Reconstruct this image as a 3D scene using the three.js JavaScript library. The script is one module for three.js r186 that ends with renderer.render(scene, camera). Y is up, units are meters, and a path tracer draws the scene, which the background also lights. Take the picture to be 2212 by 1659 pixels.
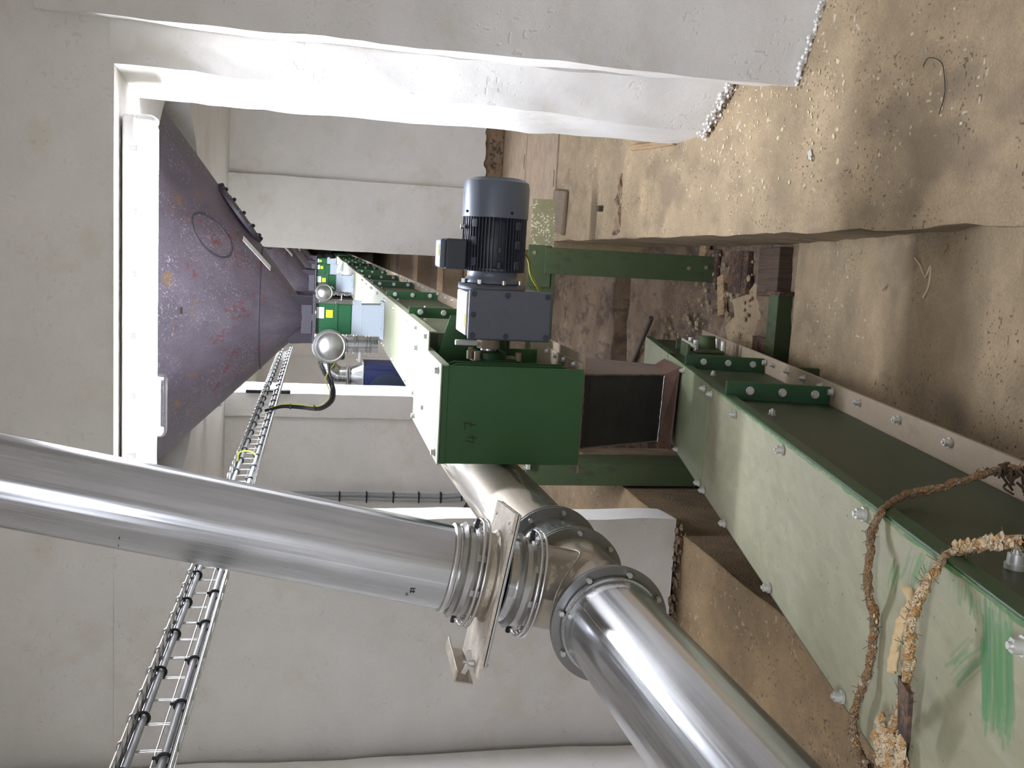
import * as THREE from 'three';
import { mergeGeometries, toCreasedNormals } from 'three/addons/utils/BufferGeometryUtils.js';
import { RoundedBoxGeometry } from 'three/addons/geometries/RoundedBoxGeometry.js';
import { ImprovedNoise } from 'three/addons/math/ImprovedNoise.js';
import { RectAreaLightUniformsLib } from 'three/addons/lights/RectAreaLightUniformsLib.js';

// ---------------------------------------------------------------- camera, exposure, lights
const scene = new THREE.Scene();
scene.background = new THREE.Color(0x050505);
const renderer = new THREE.WebGLRenderer({ antialias: true });
renderer.toneMapping = THREE.LinearToneMapping;
renderer.toneMappingExposure = 3.1;
renderer.shadowMap.enabled = true;
RectAreaLightUniformsLib.init();
// phone held upright, the picture lies on its side: camera x points down, camera y points right
const camera = new THREE.PerspectiveCamera(43.11, 2212 / 1659, 0.05, 80);
camera.position.set(0, 1.67, 0);
camera.quaternion.setFromRotationMatrix(new THREE.Matrix4().makeBasis(
  new THREE.Vector3(0.056, -0.979, 0.195), new THREE.Vector3(0.989, 0.028, -0.144), new THREE.Vector3(0.136, 0.2, 0.97)));
const LAMP = { tubeGlow: 27, area: 23 };            // glow of the diffuser the eye sees, and its area light
// cross-beam lamps one bay apart, one behind the camera, last an unseen added fill; [x centre, y of soffit, z of the lamp's middle, power, strength of the glow]
const LAMPS = [[-0.3, 2.44, -4.22, 1], [-0.6, 2.46, -9.3, 1.7], [-0.6, 2.46, -14.35, 1.5], [-0.6, 2.46, -19.4, 1.5], [-0.5, 3.18, 1.2, 2.5, 0.4], [-0.5, 2.45, -7.4, 0.16, 0.4]];

// ---------------------------------------------------------------- helpers
let seed = 7;
const rnd = () => { seed = (seed * 1664525 + 1013904223) >>> 0; return seed / 4294967296; };
const rr = (a, b) => a + (b - a) * rnd();
const V = (x, y, z) => new THREE.Vector3(x, y, z);
const taken = new Map();
function numbered(name) { const n = taken.get(name) ?? 0; taken.set(name, n + 1); return n ? `${name}_${String(n).padStart(3, '0')}` : name; }
function sh(o) { o.castShadow = true; o.receiveShadow = true; return o; }
function thing(name, label, category, pos = [0, 0, 0], group) {
  const o = new THREE.Group(); o.name = numbered(name); o.position.set(...pos); o.userData = { label, category };
  if (group) o.userData.group = group;
  scene.add(o); return o;
}
function part(parent, name, geo, mat, pos, rot, label) {
  const m = sh(new THREE.Mesh(geo, mat)); m.name = name;
  if (pos) m.position.set(...pos);
  if (rot) m.rotation.set(...rot);
  if (label) m.userData.label = label;
  parent.add(m); return m;
}
function solo(name, label, category, geo, mat, pos, rot, group) {   // a thing that is one mesh
  const m = sh(new THREE.Mesh(geo, mat)); m.name = numbered(name); m.userData = { label, category };
  if (group) m.userData.group = group;
  if (pos) m.position.set(...pos);
  if (rot) m.rotation.set(...rot);
  scene.add(m); return m;
}
function struct(name, geo, mat, label) {
  const m = sh(new THREE.Mesh(geo, mat)); m.name = numbered(name); m.userData = { kind: 'structure' };
  if (label) m.userData.label = label;
  scene.add(m); return m;
}
function stuff(name, label, category, geo, mat) { const m = solo(name, label, category, geo, mat); m.userData.kind = 'stuff'; return m; }
// uv in metres by the dominant direction of each face
function boxUV(g) {
  g = g.index ? g.toNonIndexed() : g;
  const p = g.attributes.position, uv = new Float32Array(p.count * 2), a = V(), b = V(), c = V();
  for (let i = 0; i < p.count; i += 3) {
    a.fromBufferAttribute(p, i); b.fromBufferAttribute(p, i + 1); c.fromBufferAttribute(p, i + 2);
    const n = b.clone().sub(a).cross(c.clone().sub(a)); const x = Math.abs(n.x), y = Math.abs(n.y), z = Math.abs(n.z);
    [a, b, c].forEach((q, k) => {
      const [s, t] = x >= y && x >= z ? [q.z, q.y] : y >= z ? [q.x, q.z] : [q.x, q.y];
      uv[(i + k) * 2] = s; uv[(i + k) * 2 + 1] = t;
    });
  }
  g.setAttribute('uv', new THREE.BufferAttribute(uv, 2)); return g;
}
const box = (w, h, d, r = 0.003) => boxUV(r > 0 ? new RoundedBoxGeometry(w, h, d, 1, Math.min(r, w / 2.1, h / 2.1, d / 2.1)) : new THREE.BoxGeometry(w, h, d));
const boxAt = (x0, x1, y0, y1, z0, z1, r) => boxUV(box(x1 - x0, y1 - y0, z1 - z0, r).translate((x0 + x1) / 2, (y0 + y1) / 2, (z0 + z1) / 2));
const cyl = (r0, r1, h, n = 32, open = false) => new THREE.CylinderGeometry(r0, r1, h, n, 1, open);
const merge = (list) => mergeGeometries(list.map((g) => { const q = g.index ? g.toNonIndexed() : g; for (const k of Object.keys(q.attributes)) if (!['position', 'normal', 'uv'].includes(k)) q.deleteAttribute(k); return q; }));
function tube(pts, r, seg = 40, rad = 8, wob = 0) {
  const cv = new THREE.CatmullRomCurve3(pts.map((p) => V(...p)), false, 'centripetal');
  const g = new THREE.TubeGeometry(cv, seg, r, rad, false);
  if (wob) jitter(g, wob, 60);
  return g;
}
const bar = (a, b, r, n = 8) => { const A = V(...a), B = V(...b), L = A.distanceTo(B); const g = cyl(r, r, L, n); g.applyQuaternion(new THREE.Quaternion().setFromUnitVectors(V(0, 1, 0), B.clone().sub(A).normalize())); const m = A.add(B).multiplyScalar(0.5); return g.translate(m.x, m.y, m.z); };
const noise = new ImprovedNoise();
const n3 = (x, y, z, f, k = 0) => noise.noise(x * f + 13.7 + k * 31.3, y * f + 5.1 + k * 17.9, z * f + 71.2 + k * 7.7);
function jitter(g, amp, f) {
  const p = g.attributes.position;
  for (let i = 0; i < p.count; i++) {
    const x = p.getX(i), y = p.getY(i), z = p.getZ(i);
    p.setXYZ(i, x + amp * n3(x, y, z, f, 0), y + amp * n3(x, y, z, f, 1), z + amp * n3(x, y, z, f, 2));
  }
  g.computeVertexNormals(); return g;
}
// a solid between two outlines [x, z] (counter-clockwise from above) at heights y0 and y1, cut fine and roughened
function prism(bot, top, y0, y1, { step = 0.12, amp = 0.006, f = 3, amp2 = 0.0015, caps = true } = {}) {
  const pos = [];
  const tri = (a, b, c) => pos.push(...a, ...b, ...c);
  const nv = Math.max(1, Math.round((y1 - y0) / step));
  for (let i = 0; i < bot.length; i++) {
    const j = (i + 1) % bot.length, L = Math.hypot(bot[i][0] - bot[j][0], bot[i][1] - bot[j][1]), nh = Math.max(1, Math.min(90, Math.round(L / step)));
    const P = (u, v) => { const bx = bot[i][0] + (bot[j][0] - bot[i][0]) * u, bz = bot[i][1] + (bot[j][1] - bot[i][1]) * u, tx = top[i][0] + (top[j][0] - top[i][0]) * u, tz = top[i][1] + (top[j][1] - top[i][1]) * u; return [bx + (tx - bx) * v, y0 + (y1 - y0) * v, bz + (tz - bz) * v]; };
    for (let a = 0; a < nh; a++) for (let b = 0; b < nv; b++) {
      const p = P(a / nh, b / nv), q = P((a + 1) / nh, b / nv), r = P((a + 1) / nh, (b + 1) / nv), s = P(a / nh, (b + 1) / nv);
      tri(p, q, r); tri(p, r, s);
    }
  }
  if (caps) for (const [o, y, flip] of [[bot, y0, 1], [top, y1, 0]]) {
    const f2 = THREE.ShapeUtils.triangulateShape(o.map((p) => new THREE.Vector2(p[0], p[1])), []);
    for (const t of f2) { const [a, b, c] = t.map((k) => [o[k][0], y, o[k][1]]); const up = (b[2] - a[2]) * (c[0] - a[0]) - (b[0] - a[0]) * (c[2] - a[2]) > 0; (up !== !!flip) ? tri(a, b, c) : tri(a, c, b); }
  }
  let g = new THREE.BufferGeometry(); g.setAttribute('position', new THREE.Float32BufferAttribute(pos, 3));
  const p = g.attributes.position;
  for (let i = 0; i < p.count; i++) { const x = p.getX(i), y = p.getY(i), z = p.getZ(i); const d = (k) => amp * n3(x, y, z, f, k) + amp2 * n3(x, y, z, f * 9, k + 5); p.setXYZ(i, x + d(0), y + (y > y0 + 0.01 && y < y1 - 0.01 ? d(1) : 0), z + d(2)); }
  g = toCreasedNormals(g, 0.5);
  return boxUV(g);
}
// a sheet or slab in the x-y plane from an outline, thick along z
function plate(pts, t, bevel = 0) {
  const s = new THREE.Shape(pts.map((p) => new THREE.Vector2(p[0], p[1])));
  return boxUV(new THREE.ExtrudeGeometry(s, { depth: t, bevelEnabled: bevel > 0, bevelSize: bevel, bevelThickness: bevel, bevelSegments: 1, curveSegments: 24 }));
}
// ---------------------------------------------------------------- textures
function lattice(n, s) { const a = new Float32Array(n * n); let q = s >>> 0; for (let i = 0; i < a.length; i++) { q = (q * 1664525 + 1013904223) >>> 0; a[i] = q / 4294967296; } return (u, v) => { u = ((u % 1) + 1) % 1 * n; v = ((v % 1) + 1) % 1 * n; const i = u | 0, j = v | 0, fu = u - i, fv = v - j, su = fu * fu * (3 - 2 * fu), sv = fv * fv * (3 - 2 * fv), i1 = (i + 1) % n, j1 = (j + 1) % n; const a0 = a[j * n + i] + (a[j * n + i1] - a[j * n + i]) * su, b0 = a[j1 * n + i] + (a[j1 * n + i1] - a[j1 * n + i]) * su; return a0 + (b0 - a0) * sv; }; }
const L4 = lattice(4, 1), L8 = lattice(8, 2), L16 = lattice(16, 3), L32 = lattice(32, 4), L64 = lattice(64, 5), L128 = lattice(128, 6), L256 = lattice(256, 8), L512 = lattice(512, 9);
const fb = (u, v) => L8(u, v) * 0.4 + L16(u, v) * 0.27 + L32(u, v) * 0.18 + L64(u, v) * 0.1 + L128(u, v) * 0.05;
const clamp = (x, a = 0, b = 1) => Math.min(b, Math.max(a, x));
const st = (a, b, x) => { const t = clamp((x - a) / (b - a)); return t * t * (3 - 2 * t); };
function maps(n, metres, fn, { bump = 0, rough = false, h = n } = {}) {
  const c = new Uint8Array(n * h * 4), b = new Uint8Array(n * h * 4);
  for (let y = 0; y < h; y++) for (let x = 0; x < n; x++) {
    const o = (y * n + x) * 4, [r, g, bl, hh = 0.5, ro = 0.5] = fn((x + 0.5) / n, (y + 0.5) / h);
    c[o] = clamp(r, 0, 255); c[o + 1] = clamp(g, 0, 255); c[o + 2] = clamp(bl, 0, 255); c[o + 3] = 255;
    b[o] = clamp(hh * 255, 0, 255); b[o + 1] = clamp(ro * 255, 0, 255); b[o + 2] = 0; b[o + 3] = 255;
  }
  const mk = (d, srgb) => { const t = new THREE.DataTexture(d, n, h); t.wrapS = t.wrapT = THREE.RepeatWrapping; t.magFilter = THREE.LinearFilter; t.minFilter = THREE.LinearMipmapLinearFilter; t.generateMipmaps = true; if (srgb) t.colorSpace = THREE.SRGBColorSpace; const m = Array.isArray(metres) ? metres : [metres, metres]; t.repeat.set(1 / m[0], 1 / m[1]); t.needsUpdate = true; return t; };
  const out = { map: mk(c, true) };
  if (bump || rough) { const t = mk(b, false); if (bump) { out.bumpMap = t; out.bumpScale = bump; } if (rough) out.roughnessMap = t; }
  return out;
}
const std = (o) => new THREE.MeshStandardMaterial(o);
const mix3 = (a, b, t) => [a[0] + (b[0] - a[0]) * t, a[1] + (b[1] - a[1]) * t, a[2] + (b[2] - a[2]) * t];
// limewashed plaster: pits, trowel ridges, faint stains
const M = {};
M.paint = std({ roughness: 0.9, ...maps(1024, 1.6, (u, v) => {
  const a = fb(u, v), p = st(0.80, 0.9, L128(u, v)) * st(0.55, 0.75, L16(u + 0.3, v)), g = L512(u, v), s = st(0.55, 0.8, fb(u + 0.41, v + 0.17));
  const k = 1 + (a - 0.5) * 0.07 + (g - 0.5) * 0.03 - p * 0.04;
  return [226 * k - s * 6, 223 * k - s * 8, 218 * k - s * 13, 0.5 + (a - 0.5) * 0.5 + (L64(u, v) - 0.5) * 0.1 - p * 0.2 + (g - 0.5) * 0.05];
}, { bump: 0.0035 }) });
M.concrete = std({ roughness: 0.92, ...maps(1024, 2.1, (u, v) => {
  const a = fb(u, v), b = fb(u * 2 + 0.3, v * 2 + 0.6), g = L512(u, v), w = st(0.86, 0.94, L128(u + 0.2, v)) * st(0.5, 0.7, L8(u, v + 0.4)), d = st(0.84, 0.93, L256(u, v + 0.13)) * st(0.4, 0.7, L16(u, v)), st2 = st(0.58, 0.75, fb(u + 0.6, v * 0.5 + 0.2));
  const k = 1 + (a - 0.5) * 0.34 + (b - 0.5) * 0.22 + (g - 0.5) * 0.12;
  let c = [154 * k, 135 * k, 107 * k]; c = mix3(c, [112, 97, 80], st2 * 0.45); c = mix3(c, [205, 196, 180], w * 0.7); c = mix3(c, [74, 63, 52], d * 0.6);
  return [...c, 0.5 + (a - 0.5) * 0.5 + (g - 0.5) * 0.22 - d * 0.3 + w * 0.2];
}, { bump: 0.01 }) });
M.pit = std({ roughness: 0.95, ...maps(1024, 1.9, (u, v) => {
  const a = fb(u, v), b = fb(u * 2 + 0.2, v + 0.7), g = L512(u, v), w = st(0.58, 0.72, fb(u + 0.33, v * 1.0 + 0.5)) * st(0.35, 0.7, L64(u, v)), d = st(0.5, 0.72, b);
  const k = 1 + (a - 0.5) * 0.5 + (g - 0.5) * 0.2;
  let c = [122 * k, 103 * k, 84 * k]; c = mix3(c, [66, 55, 46], d * 0.6); c = mix3(c, [158, 146, 130], w * 0.55);
  return [...c, 0.5 + (a - 0.5) * 0.7 + (g - 0.5) * 0.3];
}, { bump: 0.02 }) });
M.floorShaded = std({ roughness: 0.93, map: M.concrete.map, bumpMap: M.concrete.bumpMap, bumpScale: 0.01, color: 0xcfc6b8 });  // same concrete tinted darker: shade of the left strip put into the colour
const dusty = (base, dust, tint, amt, n = 512, metres = 0.9) => maps(n, metres, (u, v) => {
  const a = fb(u, v), b = fb(u * 3 + 0.1, v + 0.6), s = L256(u * 0.25, v), g = L512(u, v);
  let c = mix3(base, dust, clamp(amt + (a - 0.5) * 0.7 + (s - 0.5) * 0.12)); c = mix3(c, tint, st(0.6, 0.8, b) * 0.5);
  const k = 1 + (g - 0.5) * 0.07; return [c[0] * k, c[1] * k, c[2] * k, 0.5 + (g - 0.5) * 0.3];
}, { bump: 0.0008 });
M.coverUpper = std({ roughness: 0.72, ...dusty([110, 132, 96], [148, 144, 124], [132, 128, 108], 0.75) });
M.lid = std({ roughness: 0.7, ...dusty([122, 138, 108], [154, 156, 138], [140, 142, 124], 0.75) });
M.coverLower = std({ roughness: 0.75, ...dusty([122, 138, 104], [152, 156, 126], [132, 132, 106], 0.6) });
M.green = std({ roughness: 0.42, ...dusty([24, 68, 33], [48, 84, 46], [34, 73, 38], 0.2) });
M.greenClean = std({ roughness: 0.45, ...dusty([40, 84, 42], [50, 92, 48], [42, 82, 42], 0.25) });
M.greenValve = std({ roughness: 0.28, color: 0x105330 });
M.greenDust = std({ roughness: 0.7, ...dusty([58, 80, 48], [98, 92, 72], [78, 80, 58], 0.55) });
M.greenLow = std({ roughness: 0.45, ...dusty([27, 48, 20], [46, 52, 28], [36, 47, 24], 0.2) });
M.greenOld = std({ roughness: 0.75, ...dusty([60, 78, 46], [84, 86, 60], [54, 42, 32], 0.28) });
M.flangeDust = std({ roughness: 0.8, ...dusty([140, 124, 102], [158, 142, 120], [126, 114, 92], 0.5) });
M.beamDust = std({ roughness: 0.85, ...maps(512, 0.5, (u, v) => { const a = fb(u, v), s = st(0.62, 0.75, L64(u, v)) * st(0.4, 0.6, a), g = L256(u, v); let c = mix3([118, 118, 84], [146, 136, 110], a); c = mix3(c, [206, 204, 176], s * 0.8); const k = 1 + (g - 0.5) * 0.2; return [c[0] * k, c[1] * k, c[2] * k, 0.5 + s * 0.3]; }, { bump: 0.002 }) });
M.galv = std({ metalness: 1, roughness: 1, ...maps(512, [1.2, 0.8], (u, v) => { const a = L256(u, v * 0.125), b = fb(u, v), s = L64(u, v); const k = 1 + (a - 0.5) * 0.06 + (s - 0.5) * 0.05 + (b - 0.5) * 0.06; return [192 * k, 194 * k, 197 * k, 0.5, 0.24 + (b - 0.5) * 0.12 + (a - 0.5) * 0.1]; }, { rough: true }) });
M.steel = std({ metalness: 1, roughness: 0.32, color: 0xb4b4b2 });
M.steelBright = std({ metalness: 0.95, roughness: 0.3, color: 0xcacac8 });
M.domeMetal = std({ metalness: 0.92, roughness: 0.38, color: 0xb4b4b2 });
M.zinc = std({ metalness: 0.6, roughness: 0.42, color: 0xc4c4be });
M.tee = std({ metalness: 0.75, roughness: 1, ...maps(512, 0.6, (u, v) => { const a = fb(u, v), d = st(0.52, 0.6, a) , w = st(0.6, 0.74, fb(u + 0.5, v + 0.3)), g = L256(u, v); let c = mix3([176, 166, 150], [196, 188, 174], w); c = mix3(c, [122, 120, 116], d * 0.55); const k = 1 + (g - 0.5) * 0.06; return [c[0] * k, c[1] * k, c[2] * k, 0.5, 0.55 - d * 0.22 + w * 0.1]; }, { rough: true }) });
M.flange = std({ metalness: 0.85, roughness: 0.45, color: 0x8b8b88 });
M.gateDust = std({ metalness: 0.1, roughness: 0.85, ...maps(512, 0.35, (u, v) => { const a = fb(u, v), b = L64(u, v), k = 1 + (a - 0.5) * 0.3 + (b - 0.5) * 0.08; return [198 * k, 188 * k, 172 * k, a]; }, { bump: 0.004 }) });
M.hopper = std({ metalness: 0.35, roughness: 1, ...maps(1024, 1.3, (u, v) => {
  const a = fb(u, v), p = st(0.62, 0.86, L256(u, v) * 0.45 + L128(u, v) * 0.55) * st(0.42, 0.6, L8(u + 0.2, v + 0.1)), r = st(0.6, 0.74, fb(u + 0.7, v + 0.2)) * st(0.4, 0.7, L64(u, v)), o = st(0.7, 0.8, fb(u + 0.15, v + 0.85)), g = L256(u, v);
  let c = [112, 104, 116]; const k = 1 + (a - 0.5) * 0.35 + (g - 0.5) * 0.15; c = [c[0] * k, c[1] * k, c[2] * k]; c = mix3(c, [178, 174, 182], p * 0.7); c = mix3(c, [122, 58, 52], r * 0.55); c = mix3(c, [150, 112, 62], o * 0.5);  // p: glints of the wrinkled steel painted in as pale specks
  return [...c, 0.5 + p * 0.45 + (g - 0.5) * 0.15, 0.46 + (a - 0.5) * 0.2 - p * 0.12];
}, { bump: 0.005, rough: true }) });
M.hopperDark = std({ metalness: 0.3, roughness: 0.6, color: 0x47434b });
M.darkSteel = std({ metalness: 0.3, roughness: 0.62, ...maps(512, 0.7, (u, v) => { const a = fb(u, v), g = L256(u, v), k = 1 + (a - 0.5) * 0.5 + (g - 0.5) * 0.2; return [48 * k, 46 * k, 46 * k, a]; }, { bump: 0.002 }) });
M.primer = std({ roughness: 0.7, ...maps(512, 0.6, (u, v) => { const a = fb(u, v), k = 1 + (a - 0.5) * 0.4; return [98 * k, 72 * k, 62 * k, a]; }, { bump: 0.002 }) });
M.chuteSide = std({ roughness: 0.78, metalness: 0.1, ...maps(512, 0.6, (u, v) => { const a = fb(u, v), k = 1 + (a - 0.5) * 0.3; return [112 * k, 98 * k, 90 * k, a]; }, { bump: 0.001 }) });
M.rust = std({ roughness: 0.9, ...maps(512, 0.3, (u, v) => { const a = fb(u, v), b = L64(u, v), k = 1 + (b - 0.5) * 0.4; const c = mix3([66, 52, 44], [102, 78, 58], st(0.45, 0.65, a)); return [c[0] * k, c[1] * k, c[2] * k, a]; }, { bump: 0.003 }) });
M.motorPaint = std({ roughness: 0.38, color: 0x5c6470 });
M.motorDark = std({ roughness: 0.45, color: 0x363b45 });
M.gearPaint = std({ roughness: 0.5, ...dusty([86, 91, 102], [96, 100, 109], [82, 87, 97], 0.4) });
M.gearTop = std({ roughness: 0.75, ...dusty([150, 148, 146], [196, 190, 182], [176, 170, 164], 0.7) });
M.greyPaint = std({ roughness: 0.4, color: 0x9aa4ad });
M.blue = std({ roughness: 0.4, color: 0x0f1b44 });
M.blueDark = std({ roughness: 0.5, color: 0x1d2738 });
M.black = std({ roughness: 0.55, color: 0x111113 });
M.cableBlack = std({ roughness: 0.5, color: 0x161618 });
M.cableGreenYellow = std({ roughness: 0.5, color: 0x9a9c30 });
M.cableGrey = std({ roughness: 0.5, color: 0x9a9c9e });
M.white = std({ roughness: 0.6, color: 0xe4e4e2 });
M.yellow = std({ roughness: 0.55, color: 0xd8cc10 });
M.housing = std({ roughness: 0.6, color: 0xd2d0ce });
M.clip = std({ roughness: 0.5, color: 0xc4c4c4 });
M.glow = std({ color: 0xffffff, roughness: 0.5, emissive: 0xeef3ff, emissiveIntensity: LAMP.tubeGlow });
M.glowDim = std({ color: 0xffffff, roughness: 0.5, emissive: 0xeef3ff, emissiveIntensity: LAMP.tubeGlow * 0.24 });
M.clear = new THREE.MeshPhysicalMaterial({ color: 0xffffff, transmission: 1, thickness: 0, roughness: 0.12, ior: 1.45 });
M.rope = std({ roughness: 1, ...maps(512, [0.12, 0.12], (u, v) => { const a = fb(u, v), b = L64(u, v), s = st(0.58, 0.7, fb(u + 0.4, v + 0.1)), o = st(0.6, 0.72, fb(u + 0.8, v + 0.6)); let c = mix3([112, 90, 66], [158, 134, 104], b); c = mix3(c, [212, 196, 164], s * 0.85); c = mix3(c, [150, 92, 34], o * 0.6); return [...c, b]; }, { bump: 0.003 }) });
M.ropePale = std({ roughness: 1, ...maps(512, [0.12, 0.12], (u, v) => { const a = fb(u, v), b = L64(u, v), o = st(0.52, 0.66, fb(u + 0.8, v + 0.6)), d = st(0.62, 0.74, fb(u + 0.3, v + 0.9)); let c = mix3([178, 154, 120], [222, 206, 174], b * 0.5 + a * 0.5); c = mix3(c, [166, 106, 42], o * 0.6); c = mix3(c, [84, 62, 44], d * 0.6); return [...c, b]; }, { bump: 0.003 }) });
M.lump = std({ roughness: 0.95, color: 0xc9bb98 });
M.wood = std({ roughness: 0.9, ...maps(512, [0.3, 1.2], (u, v) => { const g = L128(u, v * 0.06) * 0.6 + L32(u, v * 0.1) * 0.4, k = 1 + (g - 0.5) * 0.35 + (fb(u, v) - 0.5) * 0.25; return [158 * k, 131 * k, 98 * k, g]; }, { bump: 0.002 }) });
M.woodGrey = std({ roughness: 0.92, ...maps(512, [0.3, 1.2], (u, v) => { const g = L128(u, v * 0.06) * 0.6 + L32(u, v * 0.1) * 0.4, k = 1 + (g - 0.5) * 0.35 + (fb(u, v) - 0.5) * 0.25; return [132 * k, 115 * k, 96 * k, g]; }, { bump: 0.002 }) });
M.woodDark = std({ roughness: 0.92, ...maps(512, [0.3, 1.2], (u, v) => { const g = L128(u, v * 0.06), k = 1 + (g - 0.5) * 0.4 + (fb(u, v) - 0.5) * 0.3; return [84 * k, 68 * k, 56 * k, g]; }, { bump: 0.002 }) });
// checker plate: fine raised diagonal lozenges under dust
M.checker = std({ roughness: 0.8, ...maps(1024, 0.5, (u, v) => { const s = 18, a = (u * s) % 1, b = (v * s) % 1, par = (Math.floor(u * s) + Math.floor(v * s)) % 2; const x = a - 0.5, y = b - 0.5, p = par ? x + y : x - y, q = par ? x - y : x + y; const h = st(1, 0.7, Math.hypot(p / 0.14, q / 0.6)); const d = fb(u, v), k = 1 + (d - 0.5) * 0.25; return [160 * k + h * 8, 140 * k + h * 7, 118 * k + h * 6, h]; }, { bump: 0.002 }) });
M.plasterRaw = std({ roughness: 0.97, ...maps(512, 0.4, (u, v) => { const a = fb(u, v), d = st(0.5, 0.66, fb(u + 0.3, v)), k = 1 + (a - 0.5) * 0.5; const c = mix3([138, 116, 92], [84, 70, 56], d); return [c[0] * k, c[1] * k, c[2] * k, a]; }, { bump: 0.015 }) });
// hand-wiped green finger smears in the flour dust of the near cover (real wipe marks, copied where they are)
{
  const W = 2048, H = 512, cv = document.createElement('canvas'); cv.width = W; cv.height = H; const x = cv.getContext('2d');
  x.fillStyle = '#969276'; x.fillRect(0, 0, W, H);
  let q = 5; const r = () => { q = (q * 1664525 + 1013904223) >>> 0; return q / 4294967296; };
  for (let i = 0; i < 2600; i++) { x.fillStyle = `rgba(${r() < 0.5 ? '172,172,146' : '112,118,92'},${0.03 + r() * 0.06})`; const s = 4 + r() * 40; x.beginPath(); x.ellipse(r() * W, r() * H, s, s * (0.3 + r() * 0.5), r() * 0.4, 0, 7); x.fill(); }
  for (let i = 0; i < 240; i++) { x.fillStyle = 'rgba(60,52,36,' + (0.2 + r() * 0.5) + ')'; const s = 0.7 + r() * 1.6; x.beginPath(); x.ellipse(r() * W, r() * H, s, s * 1.4, 0, 0, 7); x.fill(); }
  // u runs along the cover from far to near over 2.0 m, v runs across from left to right over 0.345 m
  const P = (z, xx) => [z / 2.4 * W, H - (xx + 0.1725) / 0.345 * H];
  const smear = (z, xx, len, wid, n, lean) => { for (let i = 0; i < n; i++) { const [a, b] = P(z + (r() - 0.5) * wid, xx + (r() - 0.5) * len * 0.4); x.strokeStyle = `rgba(${62 + r() * 34},${112 + r() * 26},${60 + r() * 30},${0.12 + r() * 0.3})`; x.lineWidth = 2.5 + r() * 5; x.lineCap = 'round'; x.beginPath(); x.moveTo(a, b - len * 1484 * 0.3); x.quadraticCurveTo(a + lean * 20, b, a + lean * 34 + (r() - 0.5) * 14, b + len * 1484 * (0.2 + r() * 0.15)); x.stroke(); } };
  smear(2.05, 0.095, 0.15, 0.075, 110, 0.6); smear(2.01, 0.075, 0.08, 0.05, 12, -1.2);
  smear(1.83, 0.135, 0.07, 0.10, 20, -0.5); smear(1.74, 0.1, 0.05, 0.05, 9, -0.3); smear(1.97, 0.15, 0.04, 0.14, 16, 0.2); smear(1.63, 0.06, 0.09, 0.035, 4, 0.1); smear(1.10, 0.0, 0.06, 0.008, 2, 0);
  for (let i = 0; i < 70; i++) { const z = i / 70 * 2.4, [a] = P(z, 0); x.fillStyle = `rgba(52,104,48,${0.25 + r() * 0.4})`; x.beginPath(); x.ellipse(a, 2 + r() * 4, 14 + r() * 20, 3 + r() * 6, 0, 0, 7); x.fill(); }
  const t = new THREE.CanvasTexture(cv); t.colorSpace = THREE.SRGBColorSpace; t.wrapS = t.wrapT = THREE.ClampToEdgeWrapping; t.flipY = true;
  M.coverSmear = std({ roughness: 0.7, map: t });
}

// ---------------------------------------------------------------- structure
// right-hand floor slab: broken edge along the pit
const edge = []; for (let z = 1.6; z > -6.9; z -= 0.085) { const x = 0.128 - 0.0095 * (-z - 2.7); edge.push([x + 0.006 * n3(0, 0, z, 9) + 0.012 * Math.max(0, n3(1, 0, z, 5)), z]); }
struct('floor', prism([...edge, [0.075, -6.9], [2.4, -6.9], [2.4, 1.6]].map(([x, z]) => [x, z]), [...edge, [0.075, -6.9], [2.4, -6.9], [2.4, 1.6]], -0.9, 0, { step: 0.085, amp: 0.008, f: 6, amp2: 0.003 }), M.concrete, 'dusty bare concrete floor slab beside the conveyor pit');
struct('floor', boxAt(0.02, 2.4, -0.9, -0.004, -30.5, -6.9, 0), M.concrete);
const edgeL = []; for (let z = -9.9; z < 1.6; z += 0.1) edgeL.push([-1.235 + 0.008 * n3(0, 0, z, 8), z]);
struct('floor', prism([[-2.75, 1.6], [-2.75, -9.9], ...edgeL].reverse(), [[-2.75, 1.6], [-2.75, -9.9], ...edgeL].reverse(), -0.9, 0, { step: 0.1, amp: 0.006, f: 6, amp2: 0.002 }), M.floorShaded, 'brown concrete floor strip left of the pit');
struct('floor', boxAt(-2.75, 0.02, -0.9, -0.02, -30.5, -9.9, 0), M.concrete);
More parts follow.
